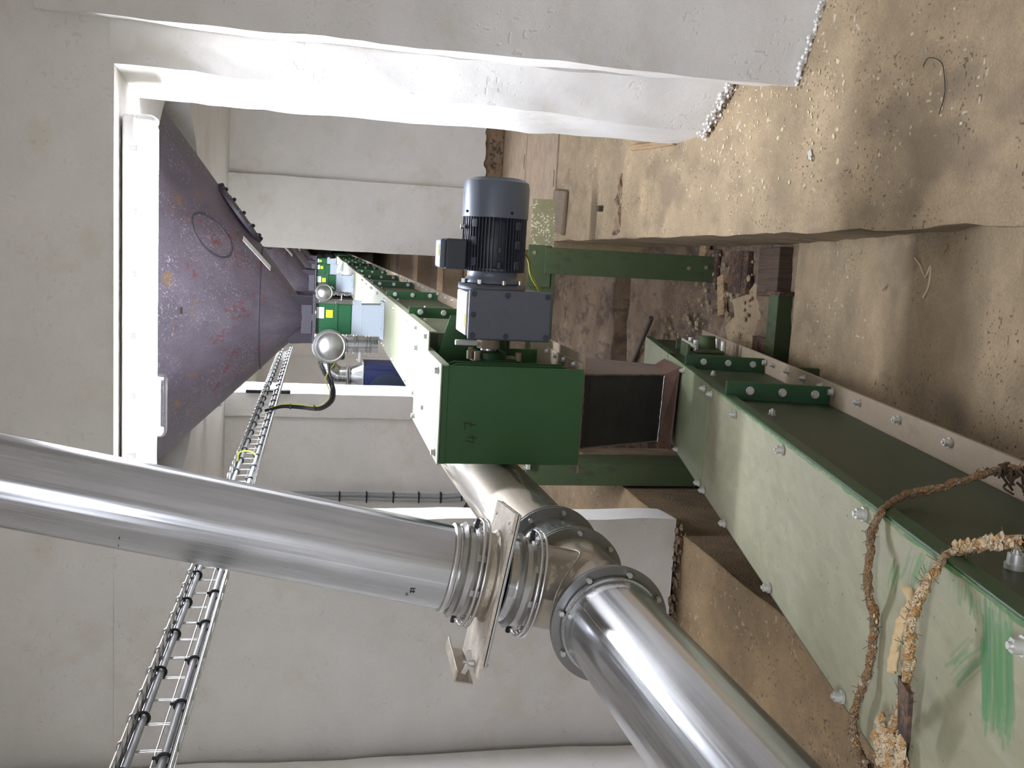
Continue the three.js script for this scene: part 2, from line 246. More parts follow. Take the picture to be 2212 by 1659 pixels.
// the pit: ramp going down, then a level bottom strewn with rubble
{
  const g = new THREE.PlaneGeometry(1.42, 2.75, 24, 50); g.rotateX(-Math.PI / 2); const p = g.attributes.position;
  for (let i = 0; i < p.count; i++) { const x = p.getX(i) - 0.56, z = p.getZ(i) - 2.875; p.setXYZ(i, x, Math.min(-0.003, 0.246 * (z + 2.05)) + 0.006 * n3(x, 0, z, 5), z); }
  const b = boxAt(-1.27, 0.15, -1.0, -0.62, -4.25, -2.05, 0);
  g.computeVertexNormals();
  struct('pit_ramp', merge([boxUV(g), b]), M.concrete, 'concrete ramp sloping down into the pit under the lower conveyor');
  struct('floor', boxAt(-1.27, 0.15, -1.0, -0.008, -2.05, 1.6, 0), M.concrete);
  const f = new THREE.PlaneGeometry(1.5, 5.8, 60, 200); f.rotateX(-Math.PI / 2); const q = f.attributes.position;
  for (let i = 0; i < q.count; i++) { const x = q.getX(i) - 0.56, z = q.getZ(i) - 7.1; q.setXYZ(i, x, -0.72 + 0.02 * n3(x, 0, z, 4) + 0.01 * n3(x, 0, z, 17) + 0.10 * st(-5.6, -4.5, z) - 0.2 * st(0.0, 0.05, 0.2 - Math.abs(z + 7.46)), z); }
  f.computeVertexNormals();
  struct('pit_floor', merge([boxUV(f), boxAt(-1.3, 0.18, -1.1, -0.85, -10, -4.25, 0)]), M.pit, 'stained rubble-strewn bottom of the pit');
}
{
  const o = [[-0.62, -4.3], [-0.12, -4.3], [-0.10, -4.95], [-0.17, -5.06], [-0.2, -5.22], [-0.29, -5.17], [-0.36, -5.3], [-0.44, -5.24], [-0.52, -5.33], [-0.62, -5.3]].reverse();
  struct('pit_floor', prism(o, o.map(([x, z]) => [x, z + (z < -4.6 ? 0.05 : 0)]), -0.74, -0.645, { step: 0.06, amp: 0.012, f: 9, amp2: 0.003 }), M.concrete, 'pale dusty concrete ledge at the foot of the ramp');
}
// near bay: buttress and pillar on the right, wall on the left, beam over the opening
struct('concrete_pillar', prism([[0.644, -3.344], [0.733, -3.885], [2.6, -3.885], [2.6, -2.32]].reverse(), [[0.79, -4.03], [0.80, -4.4], [2.6, -4.4], [2.6, -4.03]].reverse(), -0.01, 2.72, { step: 0.07, amp: 0.012, f: 3.2, amp2: 0.004 }), M.paint, 'white painted concrete buttress leaning against the wall, nearest on the right');
struct('concrete_pillar', prism([[0.733, -3.88], [0.562, -4.135], [0.552, -4.55], [0.8, -4.62], [2.6, -4.62], [2.6, -3.88]].reverse(), [[0.745, -4.045], [0.624, -4.055], [0.566, -4.6], [0.8, -4.62], [2.6, -4.62], [2.6, -4.045]].reverse(), -0.01, 2.46, { step: 0.06, amp: 0.014, f: 3.6, amp2: 0.005 }), M.paint, 'white painted concrete pillar on the right side of the lit opening');
struct('concrete_beam', prism([[-3, -4.05], [-3, -4.6], [2.6, -4.6], [2.6, -4.05]].reverse(), [[-3, -4.05], [-3, -4.6], [2.6, -4.6], [2.6, -4.05]].reverse(), 2.445, 3.4, { step: 0.08, amp: 0.012, f: 3, amp2: 0.004 }), M.paint, 'white painted concrete beam above the opening');
struct('wall_left', prism([[-1.166, -4.07], [-1.19, -4.32], [-2.7, -4.35], [-2.7, -4.07]], [[-1.155, -4.05], [-1.18, -4.32], [-2.7, -4.35], [-2.7, -4.05]], 0.03, 2.46, { step: 0.08, amp: 0.011, f: 2.6, amp2: 0.003 }), M.paint, 'white painted wall panel left of the opening');
struct('wall_left', prism([[-2.215, -4.0], [-2.7, -4.0], [-2.7, 1.6], [-2.25, 1.6]], [[-2.215, -4.0], [-2.7, -4.0], [-2.7, 1.6], [-2.25, 1.6]], -0.01, 3.4, { step: 0.1, amp: 0.012, f: 3, amp2: 0.003 }), M.paint, 'white painted side wall at the lower left edge');
struct('wall_right', boxAt(2.4, 2.7, -0.9, 3.4, -30.5, 3.4, 0), M.paint);
struct('wall_back', boxAt(-2.75, 2.7, -0.9, 3.5, 3.2, 3.4, 0), M.paint);
struct('wall_left', boxAt(-2.9, -2.7, -0.9, 3.5, -30.5, 3.4, 0), M.paint);
struct('floor', boxAt(-2.75, 2.7, -1.0, -0.01, 1.6, 3.4, 0), M.concrete);
struct('ceiling', boxAt(-2.9, 2.7, 3.2, 3.6, -4.3, 3.4, 0), M.paint);
struct('wall_far', boxAt(-2.75, 2.7, -0.9, 3.4, -30.7, -30.4, 0), M.paint);
// bays behind: ceiling slab with a round hole for every hopper
const PITCH = 5.05, HZ = [0, 1, 2, 3, 4].map((k) => -5.95 - PITCH * k);
{
  const s = new THREE.Shape(); s.moveTo(-2.75, 4.6); s.lineTo(2.5, 4.6); s.lineTo(2.5, 30.5); s.lineTo(-2.75, 30.5); s.lineTo(-2.75, 4.6);
  for (const z of HZ) { const h = new THREE.Path(); h.absellipse(-0.33, -z, 1.15, 1.15, 0, Math.PI * 2, true); s.holes.push(h); }
  const g = new THREE.ExtrudeGeometry(s, { depth: 0.28, bevelEnabled: false, curveSegments: 64 }); g.rotateX(-Math.PI / 2); g.translate(0, 2.45, 0);
  struct('ceiling', boxUV(g), M.paint, 'white concrete ceiling slab with round openings for the hoppers');
  struct('ceiling', boxAt(-2.9, 2.7, 3.3, 3.5, -30.5, -4.3, 0), M.paint);
}
// cross walls that carry the ceiling at every bay, with columns at the conveyor opening; paint ends ragged above raw concrete
for (let k = 0; k < 4; k++) {
  const z = -9.08 - PITCH * k, jag = (x0, x1, y) => { const a = []; for (let x = x0; x < x1; x += 0.03) a.push([x, y + rr(-0.012, 0.012) + 0.02 * n3(x, k, 0, 8)]); a.push([x1, y]); return a; };
  const skin = (x0, x1, zz, y = 0.17) => plate([...jag(x0, x1, y), [x1, 2.46], [x0, 2.46]], 0.025, 0.004).translate(0, 0, zz);
  struct('wall_right', boxAt(0.5, 2.45, 0, 2.46, z - 0.4, z - 0.03, 0), M.plasterRaw);
  struct('trim', skin(0.5, 2.45, z - 0.03), M.paint, 'white paint coat on the cross wall, ragged along its lower edge');
  struct('concrete_pillar', prism([[-0.085, z + 0.05], [-0.085, z - 0.45], [0.548, z - 0.45], [0.548, z + 0.05]].reverse(), [[-0.085, z + 0.05], [-0.085, z - 0.45], [0.548, z - 0.45], [0.548, z + 0.05]].reverse(), 0, 2.46, { step: 0.08, amp: 0.006, amp2: 0.001 }), M.paint, k ? 'white concrete column farther along on the right' : 'wide white concrete column behind the motor');
  struct('wall_left', boxAt(-2.75, -1.6, 0, 2.46, z - 0.4, z - 0.03, 0), M.plasterRaw);
  struct('trim', skin(-2.75, -1.6, z - 0.03, 0.2), M.paint);
  struct('concrete_pillar', prism([[-1.40, z + 0.09], [-1.62, z + 0.06], [-1.62, z - 0.45], [-1.38, z - 0.45]], [[-1.40, z + 0.09], [-1.62, z + 0.06], [-1.62, z - 0.45], [-1.38, z - 0.45]], 0, 2.46, { step: 0.08, amp: 0.006, amp2: 0.001 }), M.paint, k ? 'white concrete pillar farther along on the left' : 'white concrete pillar left of the blue fan');
}
// rough plaster crumbs along the feet of the near pillars
const lump = (s) => { const g = new THREE.IcosahedronGeometry(s, 1); jitter(g, s * 0.5, 1.3 / s); return g.scale(1, 0.6, 1); };
{
  const a = []; for (let i = 0; i < 150; i++) { const t = rnd(); a.push(lump(rr(0.003, 0.011)).translate(0.735 - 0.185 * t + rr(-0.02, 0.01), rr(0.0, 0.05), -3.87 - 0.28 * t + rr(-0.02, 0.015))); }
  for (let i = 0; i < 60; i++) { const t = rnd(); a.push(lump(rr(0.004, 0.010)).translate(0.64 + 0.3 * t, rr(-0.005, 0.02), -3.335 + 0.17 * t)); }
  stuff('plaster_crumbs', 'crumbling white plaster along the feet of the right pillars', 'rubble', boxUV(merge(a)), M.paint);
  const b = []; for (let i = 0; i < 110; i++) { const t = rnd(); b.push(lump(rr(0.006, 0.02)).translate(-1.18 - 0.75 * t, rr(-0.01, 0.03), -4.06 + rr(-0.02, 0.015))); }
  const a2 = []; for (let i = 0; i < 70; i++) { const t = rnd(); a2.push(lump(rr(0.004, 0.013)).translate(0.738 - 0.185 * t + rr(-0.015, 0.008), rr(-0.004, 0.015), -3.862 - 0.275 * t + rr(-0.012, 0.012))); }
  stuff('mortar_crumbs', 'brown mortar crumbs in the gap under the right pillar', 'rubble', boxUV(merge(a2)), M.plasterRaw);
  stuff('plaster_crumbs', 'broken brown plaster edge under the left wall panel', 'rubble', boxUV(merge(b)), M.plasterRaw);
  const c = []; for (let i = 0; i < 120; i++) { const t = Math.pow(rnd(), 1.3); const g = new THREE.CircleGeometry(rr(0.002, 0.007), 6); g.rotateX(-Math.PI / 2); g.scale(rr(0.6, 2.2), 1, 1); g.rotateY(rr(0, 3)); const z = rr(-4.5, -3.0); const e = new THREE.CylinderGeometry(rr(0.002, 0.006), rr(0.003, 0.007), 0.002, 6); e.scale(rr(0.7, 2), 1, rr(0.7, 1.6)); e.rotateY(rr(0, 3)); c.push(e.translate(0.66 - t * 0.42 + (z > -3.4 ? 0.06 : 0), 0.002, z)); }
  for (let i = 0; i < 45; i++) { const e = new THREE.CylinderGeometry(rr(0.0015, 0.004), rr(0.002, 0.005), 0.002, 7); e.scale(rr(0.6, 1.8), 1, rr(0.6, 2)); c.push(e.translate(rr(0.3, 0.9), 0.002, rr(-3.3, -2.3))); }
  stuff('paint_flakes', 'white paint flakes and drops scattered on the floor beside the pillars', 'paint flakes', boxUV(merge(c)), M.lump);
}
// checker plates on the floor behind the slab
for (const [x0, x1, z0, z1] of [[0.36, 1.05, -8.0, -6.93], [1.06, 1.75, -8.0, -6.93], [0.56, 1.2, -9.0, -8.02], [1.21, 1.85, -9.0, -8.02]]) {
  const t = solo('floor_plate', '', 'floor plate', boxAt(x0, x1, -0.004, 0.006, z0, z1, 0.002), M.checker);
  const near = z1 > -7, left = x0 < 0.9;
  t.userData.label = near ? (left ? 'dusty checker floor plate just behind the motor, beside the green cross beam' : 'dusty checker floor plate with a dark slot, right of the plate behind the motor') : (left ? 'farther dusty checker floor plate at the foot of the wide column' : 'farther dusty checker floor plate under the ragged paint edge');
  part(t, 'lifting_slot', boxAt(x0 + 0.12, x0 + 0.24, 0.004, 0.0075, z1 - 0.06, z1 - 0.045, 0), M.black);
}
// ---------------------------------------------------------------- lamps
function makeLamp([x, y, z, pow, glow = 1], label, group) {
  const t = thing('fluorescent_lamp', label, 'lamp', [x, y, z], group);
  part(t, 'housing', box(1.5, 0.05, 0.145, 0.012), M.housing, [0, -0.03, 0]);
  part(t, 'diffuser', box(1.47, 0.075, 0.128, 0.03), glow < 1 ? M.glowDim : M.glow, [0, -0.09, 0]);
  for (const s of [-1, 1]) part(t, 'end_cap', box(0.035, 0.078, 0.132, 0.028), M.white, [s * 0.737, -0.089, 0]);
  for (let k = 0; k < 6; k++) part(t, 'clip', box(0.026, 0.034, 0.006, 0.002), M.clip, [-0.62 + k * 0.248, -0.047, 0.0735]);
  const a = new THREE.RectAreaLight(0xeaf0ff, LAMP.area * pow, 1.4, 0.12);
  a.position.set(0, -0.131, 0); a.rotation.x = -Math.PI / 2; a.name = 'lamp_light'; t.add(a);
  return t;
}
LAMPS.forEach((l, i) => makeLamp(l, ['long glowing fluorescent lamp under the nearest beam', 'fluorescent lamp in the second bay behind the first hopper', 'fluorescent lamp in the third bay', 'fluorescent lamp in the fourth bay', 'fluorescent lamp behind the camera', 'unseen lamp added behind the nearest hopper to brighten the far column'][i]));
{
  const t = thing('emergency_lamp', 'small clear plastic emergency lamp beside the long fluorescent lamp', 'lamp', [-0.755, 2.335, -4.42]);
  part(t, 'back_plate', box(0.30, 0.02, 0.10, 0.008), M.housing, [0, 0.05, 0]);
  part(t, 'clear_cover', box(0.275, 0.075, 0.085, 0.02), M.clear, [0, 0.0, 0]);
  part(t, 'reflector', box(0.2, 0.02, 0.012, 0.003), M.white, [0, 0.0, 0.01]);
  for (let k = 0; k < 4; k++) part(t, 'rib', box(0.005, 0.04, 0.05, 0.001), M.white, [-0.08 + 0.05 * k, 0.015, -0.005]);
  part(t, 'end_block', box(0.03, 0.05, 0.07, 0.008), M.white, [-0.115, 0.0, 0]);
  part(t, 'bracket', box(0.05, 0.09, 0.03, 0.004), M.housing, [0.1, 0.07, 0.0]);
}
// ---------------------------------------------------------------- bolts
const hexG = boxUV(merge([new THREE.CylinderGeometry(0.0105, 0.011, 0.010, 6).translate(0, 0.009, 0), new THREE.CylinderGeometry(0.013, 0.013, 0.004, 14).translate(0, 0.002, 0)]));
const hexLong = boxUV(merge([new THREE.CylinderGeometry(0.0105, 0.011, 0.012, 6).translate(0, 0.012, 0), new THREE.CylinderGeometry(0.0135, 0.0135, 0.006, 14).translate(0, 0.003, 0), new THREE.CylinderGeometry(0.005, 0.005, 0.006, 8).translate(0, 0.02, 0)]));
const DIR = { y: [0, 0, 0], x: [0, 0, -Math.PI / 2], z: [Math.PI / 2, 0, 0], '-y': [Math.PI, 0, 0], '-x': [0, 0, Math.PI / 2] };
const bolt = (p, pos, dir = 'y', s = 1, g = hexG) => { const b = part(p, 'bolt', g, M.zinc, pos, DIR[dir]); b.scale.setScalar(s); return b; };

// ---------------------------------------------------------------- upper conveyor
{
  const t = thing('conveyor', 'long bright green conveyor with pale dusty covers running away under the hoppers', 'conveyor', [-0.462, 0, 0]);
  const HW = 0.155, y1 = 1.262, y0 = 0.945;
  part(t, 'trough', boxAt(-HW + 0.012, HW - 0.012, y0 + 0.004, y1 - 0.006, -29, -3.62, 0), M.greenDust);
  part(t, 'flange', boxAt(-HW - 0.045, HW + 0.045, y0 - 0.006, y0, -29, -3.62, 0), M.flangeDust, null, null, 'pale dusty bottom flange');
  part(t, 'flange', boxAt(HW - 0.01, HW + 0.045, y0 + 0.001, y0 + 0.006, -29, -3.62, 0), M.flangeDust);
  const joints = [-3.5]; for (let z = -4.37; z > -29; z -= 1.47) joints.push(z);
  for (let i = 0; i < joints.length - 1; i++) {
    const a = joints[i], b = joints[i + 1];
    const c = part(t, 'cover', merge([boxAt(-HW - 0.004, HW + 0.004, y1 - 0.002, y1 + 0.003, b + 0.003, a, 0.0015), boxAt(HW, HW + 0.004, y1 - 0.026, y1, b + 0.003, a, 0), boxAt(-HW - 0.004, -HW, y1 - 0.026, y1, b + 0.003, a, 0)]), M.coverUpper);
    if (i < 5) for (const s of [-1, 1]) for (let k = 0; k < 3; k++) { const q = bolt(c, [s * (HW - 0.022), y1 + 0.003, a - 0.07 - (a - b - 0.14) * k / 2], 'y', 0.8); }
  }
  joints.slice(1).forEach((z, i) => {
    const r = part(t, 'rib', merge([boxAt(HW - 0.014, HW + 0.034, y0, y1 - 0.004, z - 0.006, z, 0), boxAt(HW - 0.014, HW + 0.034, y0, y1 - 0.004, z - 0.016, z - 0.009, 0)]), M.green, null, null, 'bright green joint flange');
    if (i < 10) for (let k = 0; k < 3; k++) bolt(r, [HW + 0.014, y1 - 0.055 - k * 0.105, z], 'z', i < 3 ? 1 : 0.9);
    if (i < 7) { bolt(r, [HW + 0.03, y0 + 0.008, z + 0.05], 'y', 0.9); for (let k = 1; k < 5; k++) bolt(t, [HW + 0.026, y0 + 0.006, z - 0.27 * k], 'y', 0.75); }
    if (i < 4) bolt(t, [HW - 0.012, y1 - 0.06, z + 0.16], 'x', 0.7);
  });
  for (const z of [-4.95, -5.12]) bolt(t, [HW - 0.012, y0 + 0.16, z], 'x', 0.6);
  bolt(t, [HW - 0.012, y1 - 0.06, -4.55], 'x', 0.7);
}
// drive box at the near end of the upper conveyor
{
  const t = thing('drive_box', 'green steel drive box with pale lid, marked 47 on its front', 'conveyor box', [-0.5395, 0, 0]);
  const HW = 0.1625, y0 = 0.788, y1 = 1.262;
  part(t, 'front_plate', boxAt(-HW, HW, y0, y1, -3.106, -3.1, 0.0015), M.greenClean);
  part(t, 'top_flange', boxAt(-HW, HW, y1 - 0.021, y1 - 0.002, -3.1, -3.096, 0.001), M.greenClean);
  part(t, 'body', boxAt(-HW + 0.006, HW - 0.05, y0 + 0.02, y1 - 0.006, -3.95, -3.106, 0), M.greenClean);
  const side = (z0, z1, h, w = 0.05) => plate([[HW - 0.052, y0 + 0.045], [HW + w - 0.05, y0 + 0.045], [HW + w - 0.05, y1 - 0.055], [HW + w - 0.07, y1 - 0.012], [HW - 0.052, y1 - 0.012]], z1 - z0).translate(0, 0, z0);
  part(t, 'side_flange', side(-3.165, -3.159), M.greenClean);
  part(t, 'side_flange', side(-3.235, -3.229), M.greenClean);
  part(t, 'side_flange', side(-3.62, -3.614, 0, 0.06), M.greenClean);
  part(t, 'gusset', plate([[HW - 0.05, y0 + 0.12], [HW + 0.13, y1 - 0.20], [HW + 0.13, y1 - 0.08], [HW - 0.05, y1 - 0.03]], 0.006).translate(0, 0, -3.56), M.greenClean);
  part(t, 'bottom_flange', boxAt(-HW - 0.03, HW + 0.05, y0 - 0.006, y0, -3.95, -3.112, 0.001), M.flangeDust, null, null, 'dusty bottom flange of the drive box');
  part(t, 'side_lip', boxAt(HW - 0.05, HW + 0.02, y0 + 0.001, y0 + 0.007, -3.62, -3.11, 0.001), M.flangeDust);
  for (const z of [-3.2, -3.34, -3.47, -3.6]) bolt(t, [HW + 0.005, y0 + 0.007, z], 'y', 0.85);
  const lid = part(t, 'lid', merge([boxAt(-HW - 0.004, HW + 0.004, y1, y1 + 0.005, -3.93, -3.094, 0.0015), boxAt(HW - 0.001, HW + 0.004, y1 - 0.02, y1, -3.93, -3.094, 0)]), M.lid, null, null, 'pale dusty lid');
  for (const [x, z] of [[HW - 0.025, -3.16], [-HW + 0.025, -3.16], [HW - 0.025, -3.86], [-HW + 0.025, -3.86]]) bolt(lid, [x, y1 + 0.005, z], 'y', 1.0);
  // handwritten 47 in black marker
  const y47 = 1.165, x47 = -0.027, s = 0.028, zf = -3.0985, pen = [];
  const ln = (a, b) => pen.push(bar([x47 + a[0] * s, y47 + a[1] * s, zf], [x47 + b[0] * s, y47 + b[1] * s, zf], 0.0011, 6));
  ln([-2.05, 0.35], [-2.25, -0.65]); ln([-2.25, -0.65], [-1.3, -0.35]); ln([-1.65, 0.15], [-1.72, -1.05]);
  ln([-0.75, 0.45], [0.1, 0.65]); ln([0.1, 0.65], [-0.2, -0.75]); ln([-0.4, -0.25], [0.15, -0.08]);
  part(t, 'handwritten_number', merge(pen), M.black, null, null, 'number 47 handwritten in black marker');
}
// gear motor hanging on the drive shaft
{
  const t = thing('gear_motor', 'dark grey electric motor with finned body and gearbox on the drive shaft', 'motor', [0, 1.062, -3.4]);
  const X = (g) => g.rotateZ(-Math.PI / 2);
  const lathe = (p, n = 64) => X(new THREE.LatheGeometry(p.map(([r, x]) => new THREE.Vector2(r, x)), n));
  const cowl = part(t, 'fan_cowl', toCreasedNormals(lathe([[0.113, 0.11], [0.116, 0.112], [0.116, 0.215], [0.112, 0.234], [0.100, 0.243], [0.088, 0.243], [0.086, 0.247], [0.05, 0.249], [0.0001, 0.249]], 72), 0.6), M.motorPaint);
  for (const a of [0.4, 1.9, 3.4]) part(cowl, 'screw', new THREE.SphereGeometry(0.005, 10, 6), M.black, [0.128, 0.116 * Math.cos(a), 0.116 * Math.sin(a)]);
  // finned stator
  const fins = [lathe([[0.0001, -0.075], [0.096, -0.075], [0.096, 0.115], [0.0001, 0.115]])];
  for (let k = 0; k < 56; k++) { const a = k / 56 * Math.PI * 2; if (Math.abs(((a + 0.35) % (Math.PI / 2)) - 0.35) < 0.13 && k % 2) continue; const g = new THREE.BoxGeometry(0.188, 0.024, 0.0032).translate(0.02, 0.1, 0); g.rotateX(a); fins.push(g); }
  const body = part(t, 'finned_body', merge(fins), M.motorDark);
  for (const [a, x] of [[0.75, 0.09], [0.75, 0.03], [0.75, -0.04], [2.2, 0.085], [2.2, 0.02], [2.2, -0.05]]) part(body, 'boss', box(0.03, 0.03, 0.022, 0.004), M.motorDark, [x, 0.101 * Math.cos(a), 0.101 * Math.sin(a)], [a, 0, 0]);
  part(body, 'lifting_lug', box(0.022, 0.012, 0.02, 0.003), M.motorDark, [0.0, 0.0, 0.112]);
  part(body, 'lifting_lug', box(0.022, 0.012, 0.02, 0.003), M.motorDark, [-0.05, 0.0, 0.112]);
  part(body, 'bolt', new THREE.CylinderGeometry(0.008, 0.008, 0.014, 12), M.steelBright, [0.075, 0.118, 0.03]);
  part(t, 'end_shield', lathe([[0.0001, -0.118], [0.098, -0.118], [0.1, -0.112], [0.094, -0.1], [0.088, -0.092], [0.088, -0.075], [0.1, -0.07], [0.1, -0.06], [0.0001, -0.06]]), M.motorPaint);
  const tb = part(t, 'terminal_box', box(0.105, 0.075, 0.13, 0.008), M.motorDark, [-0.02, 0.14, 0.0]);
  part(tb, 'lid', box(0.1, 0.022, 0.126, 0.008), M.motorPaint, [0, 0.046, 0]);
  part(tb, 'label', box(0.04, 0.0015, 0.05, 0), M.yellow, [0.01, 0.058, 0.025], null, 'yellow warning sticker');
  // gearbox
  const fl = part(t, 'adapter_flange', merge([lathe([[0.0001, -0.14], [0.118, -0.14], [0.12, -0.136], [0.12, -0.118], [0.0001, -0.118]], 10)]), M.gearPaint);
  for (const a of [0.2, 1.0, 1.8, 2.6]) part(fl, 'nut', new THREE.CylinderGeometry(0.009, 0.009, 0.014, 6), M.steelBright, [-0.11, 0.104 * Math.cos(a), 0.104 * Math.sin(a)], [0, 0, Math.PI / 2]);
  const gy = -0.046;
  part(t, 'gear_housing', box(0.166, 0.285, 0.25, 0.022), M.gearPaint, [-0.22, gy, 0.0]);
  part(t, 'housing_top', box(0.15, 0.012, 0.225, 0.006), M.gearTop, [-0.22, gy + 0.1445, 0], null, 'pale dusty top of the gearbox');
  part(t, 'rating_label', box(0.045, 0.0015, 0.014, 0), M.yellow, [-0.245, gy + 0.1513, 0.095], null, 'yellow rating label');
  const cov = part(t, 'gear_cover', box(0.172, 0.29, 0.016, 0.01), M.gearPaint, [-0.22, gy, 0.13]);
  for (const [x, y] of [[-0.07, 0.128], [0.07, 0.128], [-0.07, 0.012], [0.07, 0.012], [-0.07, -0.128], [0.07, -0.128], [0.0, 0.128]].filter(([x, y]) => !(x === 0.07 && y === 0.012) || true)) {
    const s = part(cov, 'socket_screw', merge([new THREE.TorusGeometry(0.0075, 0.0022, 8, 18).translate(0, 0, 0.009), cyl(0.0065, 0.0065, 0.004, 16).rotateX(Math.PI / 2).translate(0, 0, 0.0085)]), M.motorDark, [x, y, 0]);
  }
  // shaft, bearing and its nuts
  part(t, 'shaft', lathe([[0.0001, -0.42], [0.03, -0.42], [0.03, -0.30], [0.0001, -0.30]], 28), M.steel);
  part(t, 'collar', toCreasedNormals(lathe([[0.03, -0.346], [0.041, -0.346], [0.042, -0.34], [0.042, -0.312], [0.03, -0.31]], 32), 0.6), M.flangeDust);
  const be = part(t, 'bearing', merge([toCreasedNormals(lathe([[0.04, -0.39], [0.066, -0.39], [0.064, -0.36], [0.05, -0.353], [0.04, -0.353]], 32), 0.6), box(0.014, 0.16, 0.13, 0.012).translate(-0.385, -0.03, 0)]), M.green);
  for (const [y, z] of [[0.05, 0.07], [0.05, -0.07], [-0.1, 0.055], [0.07, 0.03]]) part(be, 'nut', new THREE.CylinderGeometry(0.012, 0.012, 0.03, 6), M.flangeDust, [-0.368, y, z], [0, 0, Math.PI / 2]);
  part(t, 'torque_arm', box(0.02, 0.12, 0.02, 0.003), M.zinc, [-0.33, 0.06, 0.0]);
}
{
  solo('cable', 'green and yellow striped earth wire hanging below the motor', 'cable', tube([[0.02, 0.97, -3.45], [0.0, 0.94, -3.45], [-0.03, 0.92, -3.46], [-0.08, 0.905, -3.48], [-0.15, 0.86, -3.5], [-0.22, 0.85, -3.52]], 0.005, 30, 8), M.cableGreenYellow);
}
// chute from the drive box down to the lower conveyor
{
  const t = thing('chute', 'dark steel transfer chute between the two green conveyors', 'chute', [0, 0, 0]);
  const quad = (a, b, c, d) => { const g = new THREE.BufferGeometry(); g.setAttribute('position', new THREE.Float32BufferAttribute([...a, ...b, ...c, ...a, ...c, ...d], 3)); g.computeVertexNormals(); return boxUV(g); };
  const thick = (a, b, c, d) => { const n = V(...b).sub(V(...a)).cross(V(...d).sub(V(...a))).normalize().multiplyScalar(-0.005), o = (p) => [p[0] + n.x, p[1] + n.y, p[2] + n.z]; return merge([quad(a, b, c, d), quad(o(d), o(c), o(b), o(a)), quad(b, a, o(a), o(b)), quad(c, b, o(b), o(c)), quad(d, c, o(c), o(d)), quad(a, d, o(d), o(a))]); };
  const TR = [-0.402, 0.785, -3.17], TL = [-0.664, 0.785, -3.17], BR = [-0.447, 0.318, -3.6], BL = [-0.712, 0.332, -3.585], TRB = [-0.408, 0.785, -3.92], TLB = [-0.67, 0.785, -3.92], BRB = [-0.452, 0.215, -4.0], BLB = [-0.716, 0.23, -3.99];
  part(t, 'front_panel', thick(BL, BR, TR, TL), M.darkSteel, null, null, 'dark front panel');
  part(t, 'side_panel', thick(BR, BRB, TRB, TR), M.chuteSide, null, null, 'brown dusty side panel');
  part(t, 'side_panel', thick(BLB, BL, TL, TLB), M.chuteSide);
  part(t, 'back_panel', thick(BRB, BLB, TLB, TRB), M.darkSteel);
  const seam = (pts, r) => tube(pts, r, 60, 6, 0.003), mid = (p, q, k, d = 0.003) => [p[0] + (q[0] - p[0]) * k, p[1] + (q[1] - p[1]) * k, p[2] + (q[2] - p[2]) * k + d];
  part(t, 'weld_seam', seam([mid(BL, BR, 0), mid(BL, BR, 0.45), mid(BL, BR, 1)], 0.0035), M.steel);
  part(t, 'weld_seam', seam([mid(TL, BL, 0.05), mid(mid(TL, BL, 0.06), mid(TR, BR, 0.05), 0.5), mid(TR, BR, 0.05)], 0.0025), M.steel);
  part(t, 'weld_seam', seam([mid(BR, TR, 0), mid(BR, TR, 0.5), mid(BR, TR, 0.95)], 0.003), M.chuteSide);
  const FR = [-0.412, 0.268, -3.565], FL = [-0.752, 0.268, -3.6], FRB = [-0.43, 0.155, -4.05], FLB = [-0.768, 0.165, -4.05];
  part(t, 'angle_frame', thick(FL, FR, BR, BL), M.primer, null, null, 'red-brown primed angle frame');
  part(t, 'angle_frame', thick(FR, FRB, BRB, BR), M.primer);
  part(t, 'angle_frame', thick(FLB, FL, BL, BLB), M.primer);
}
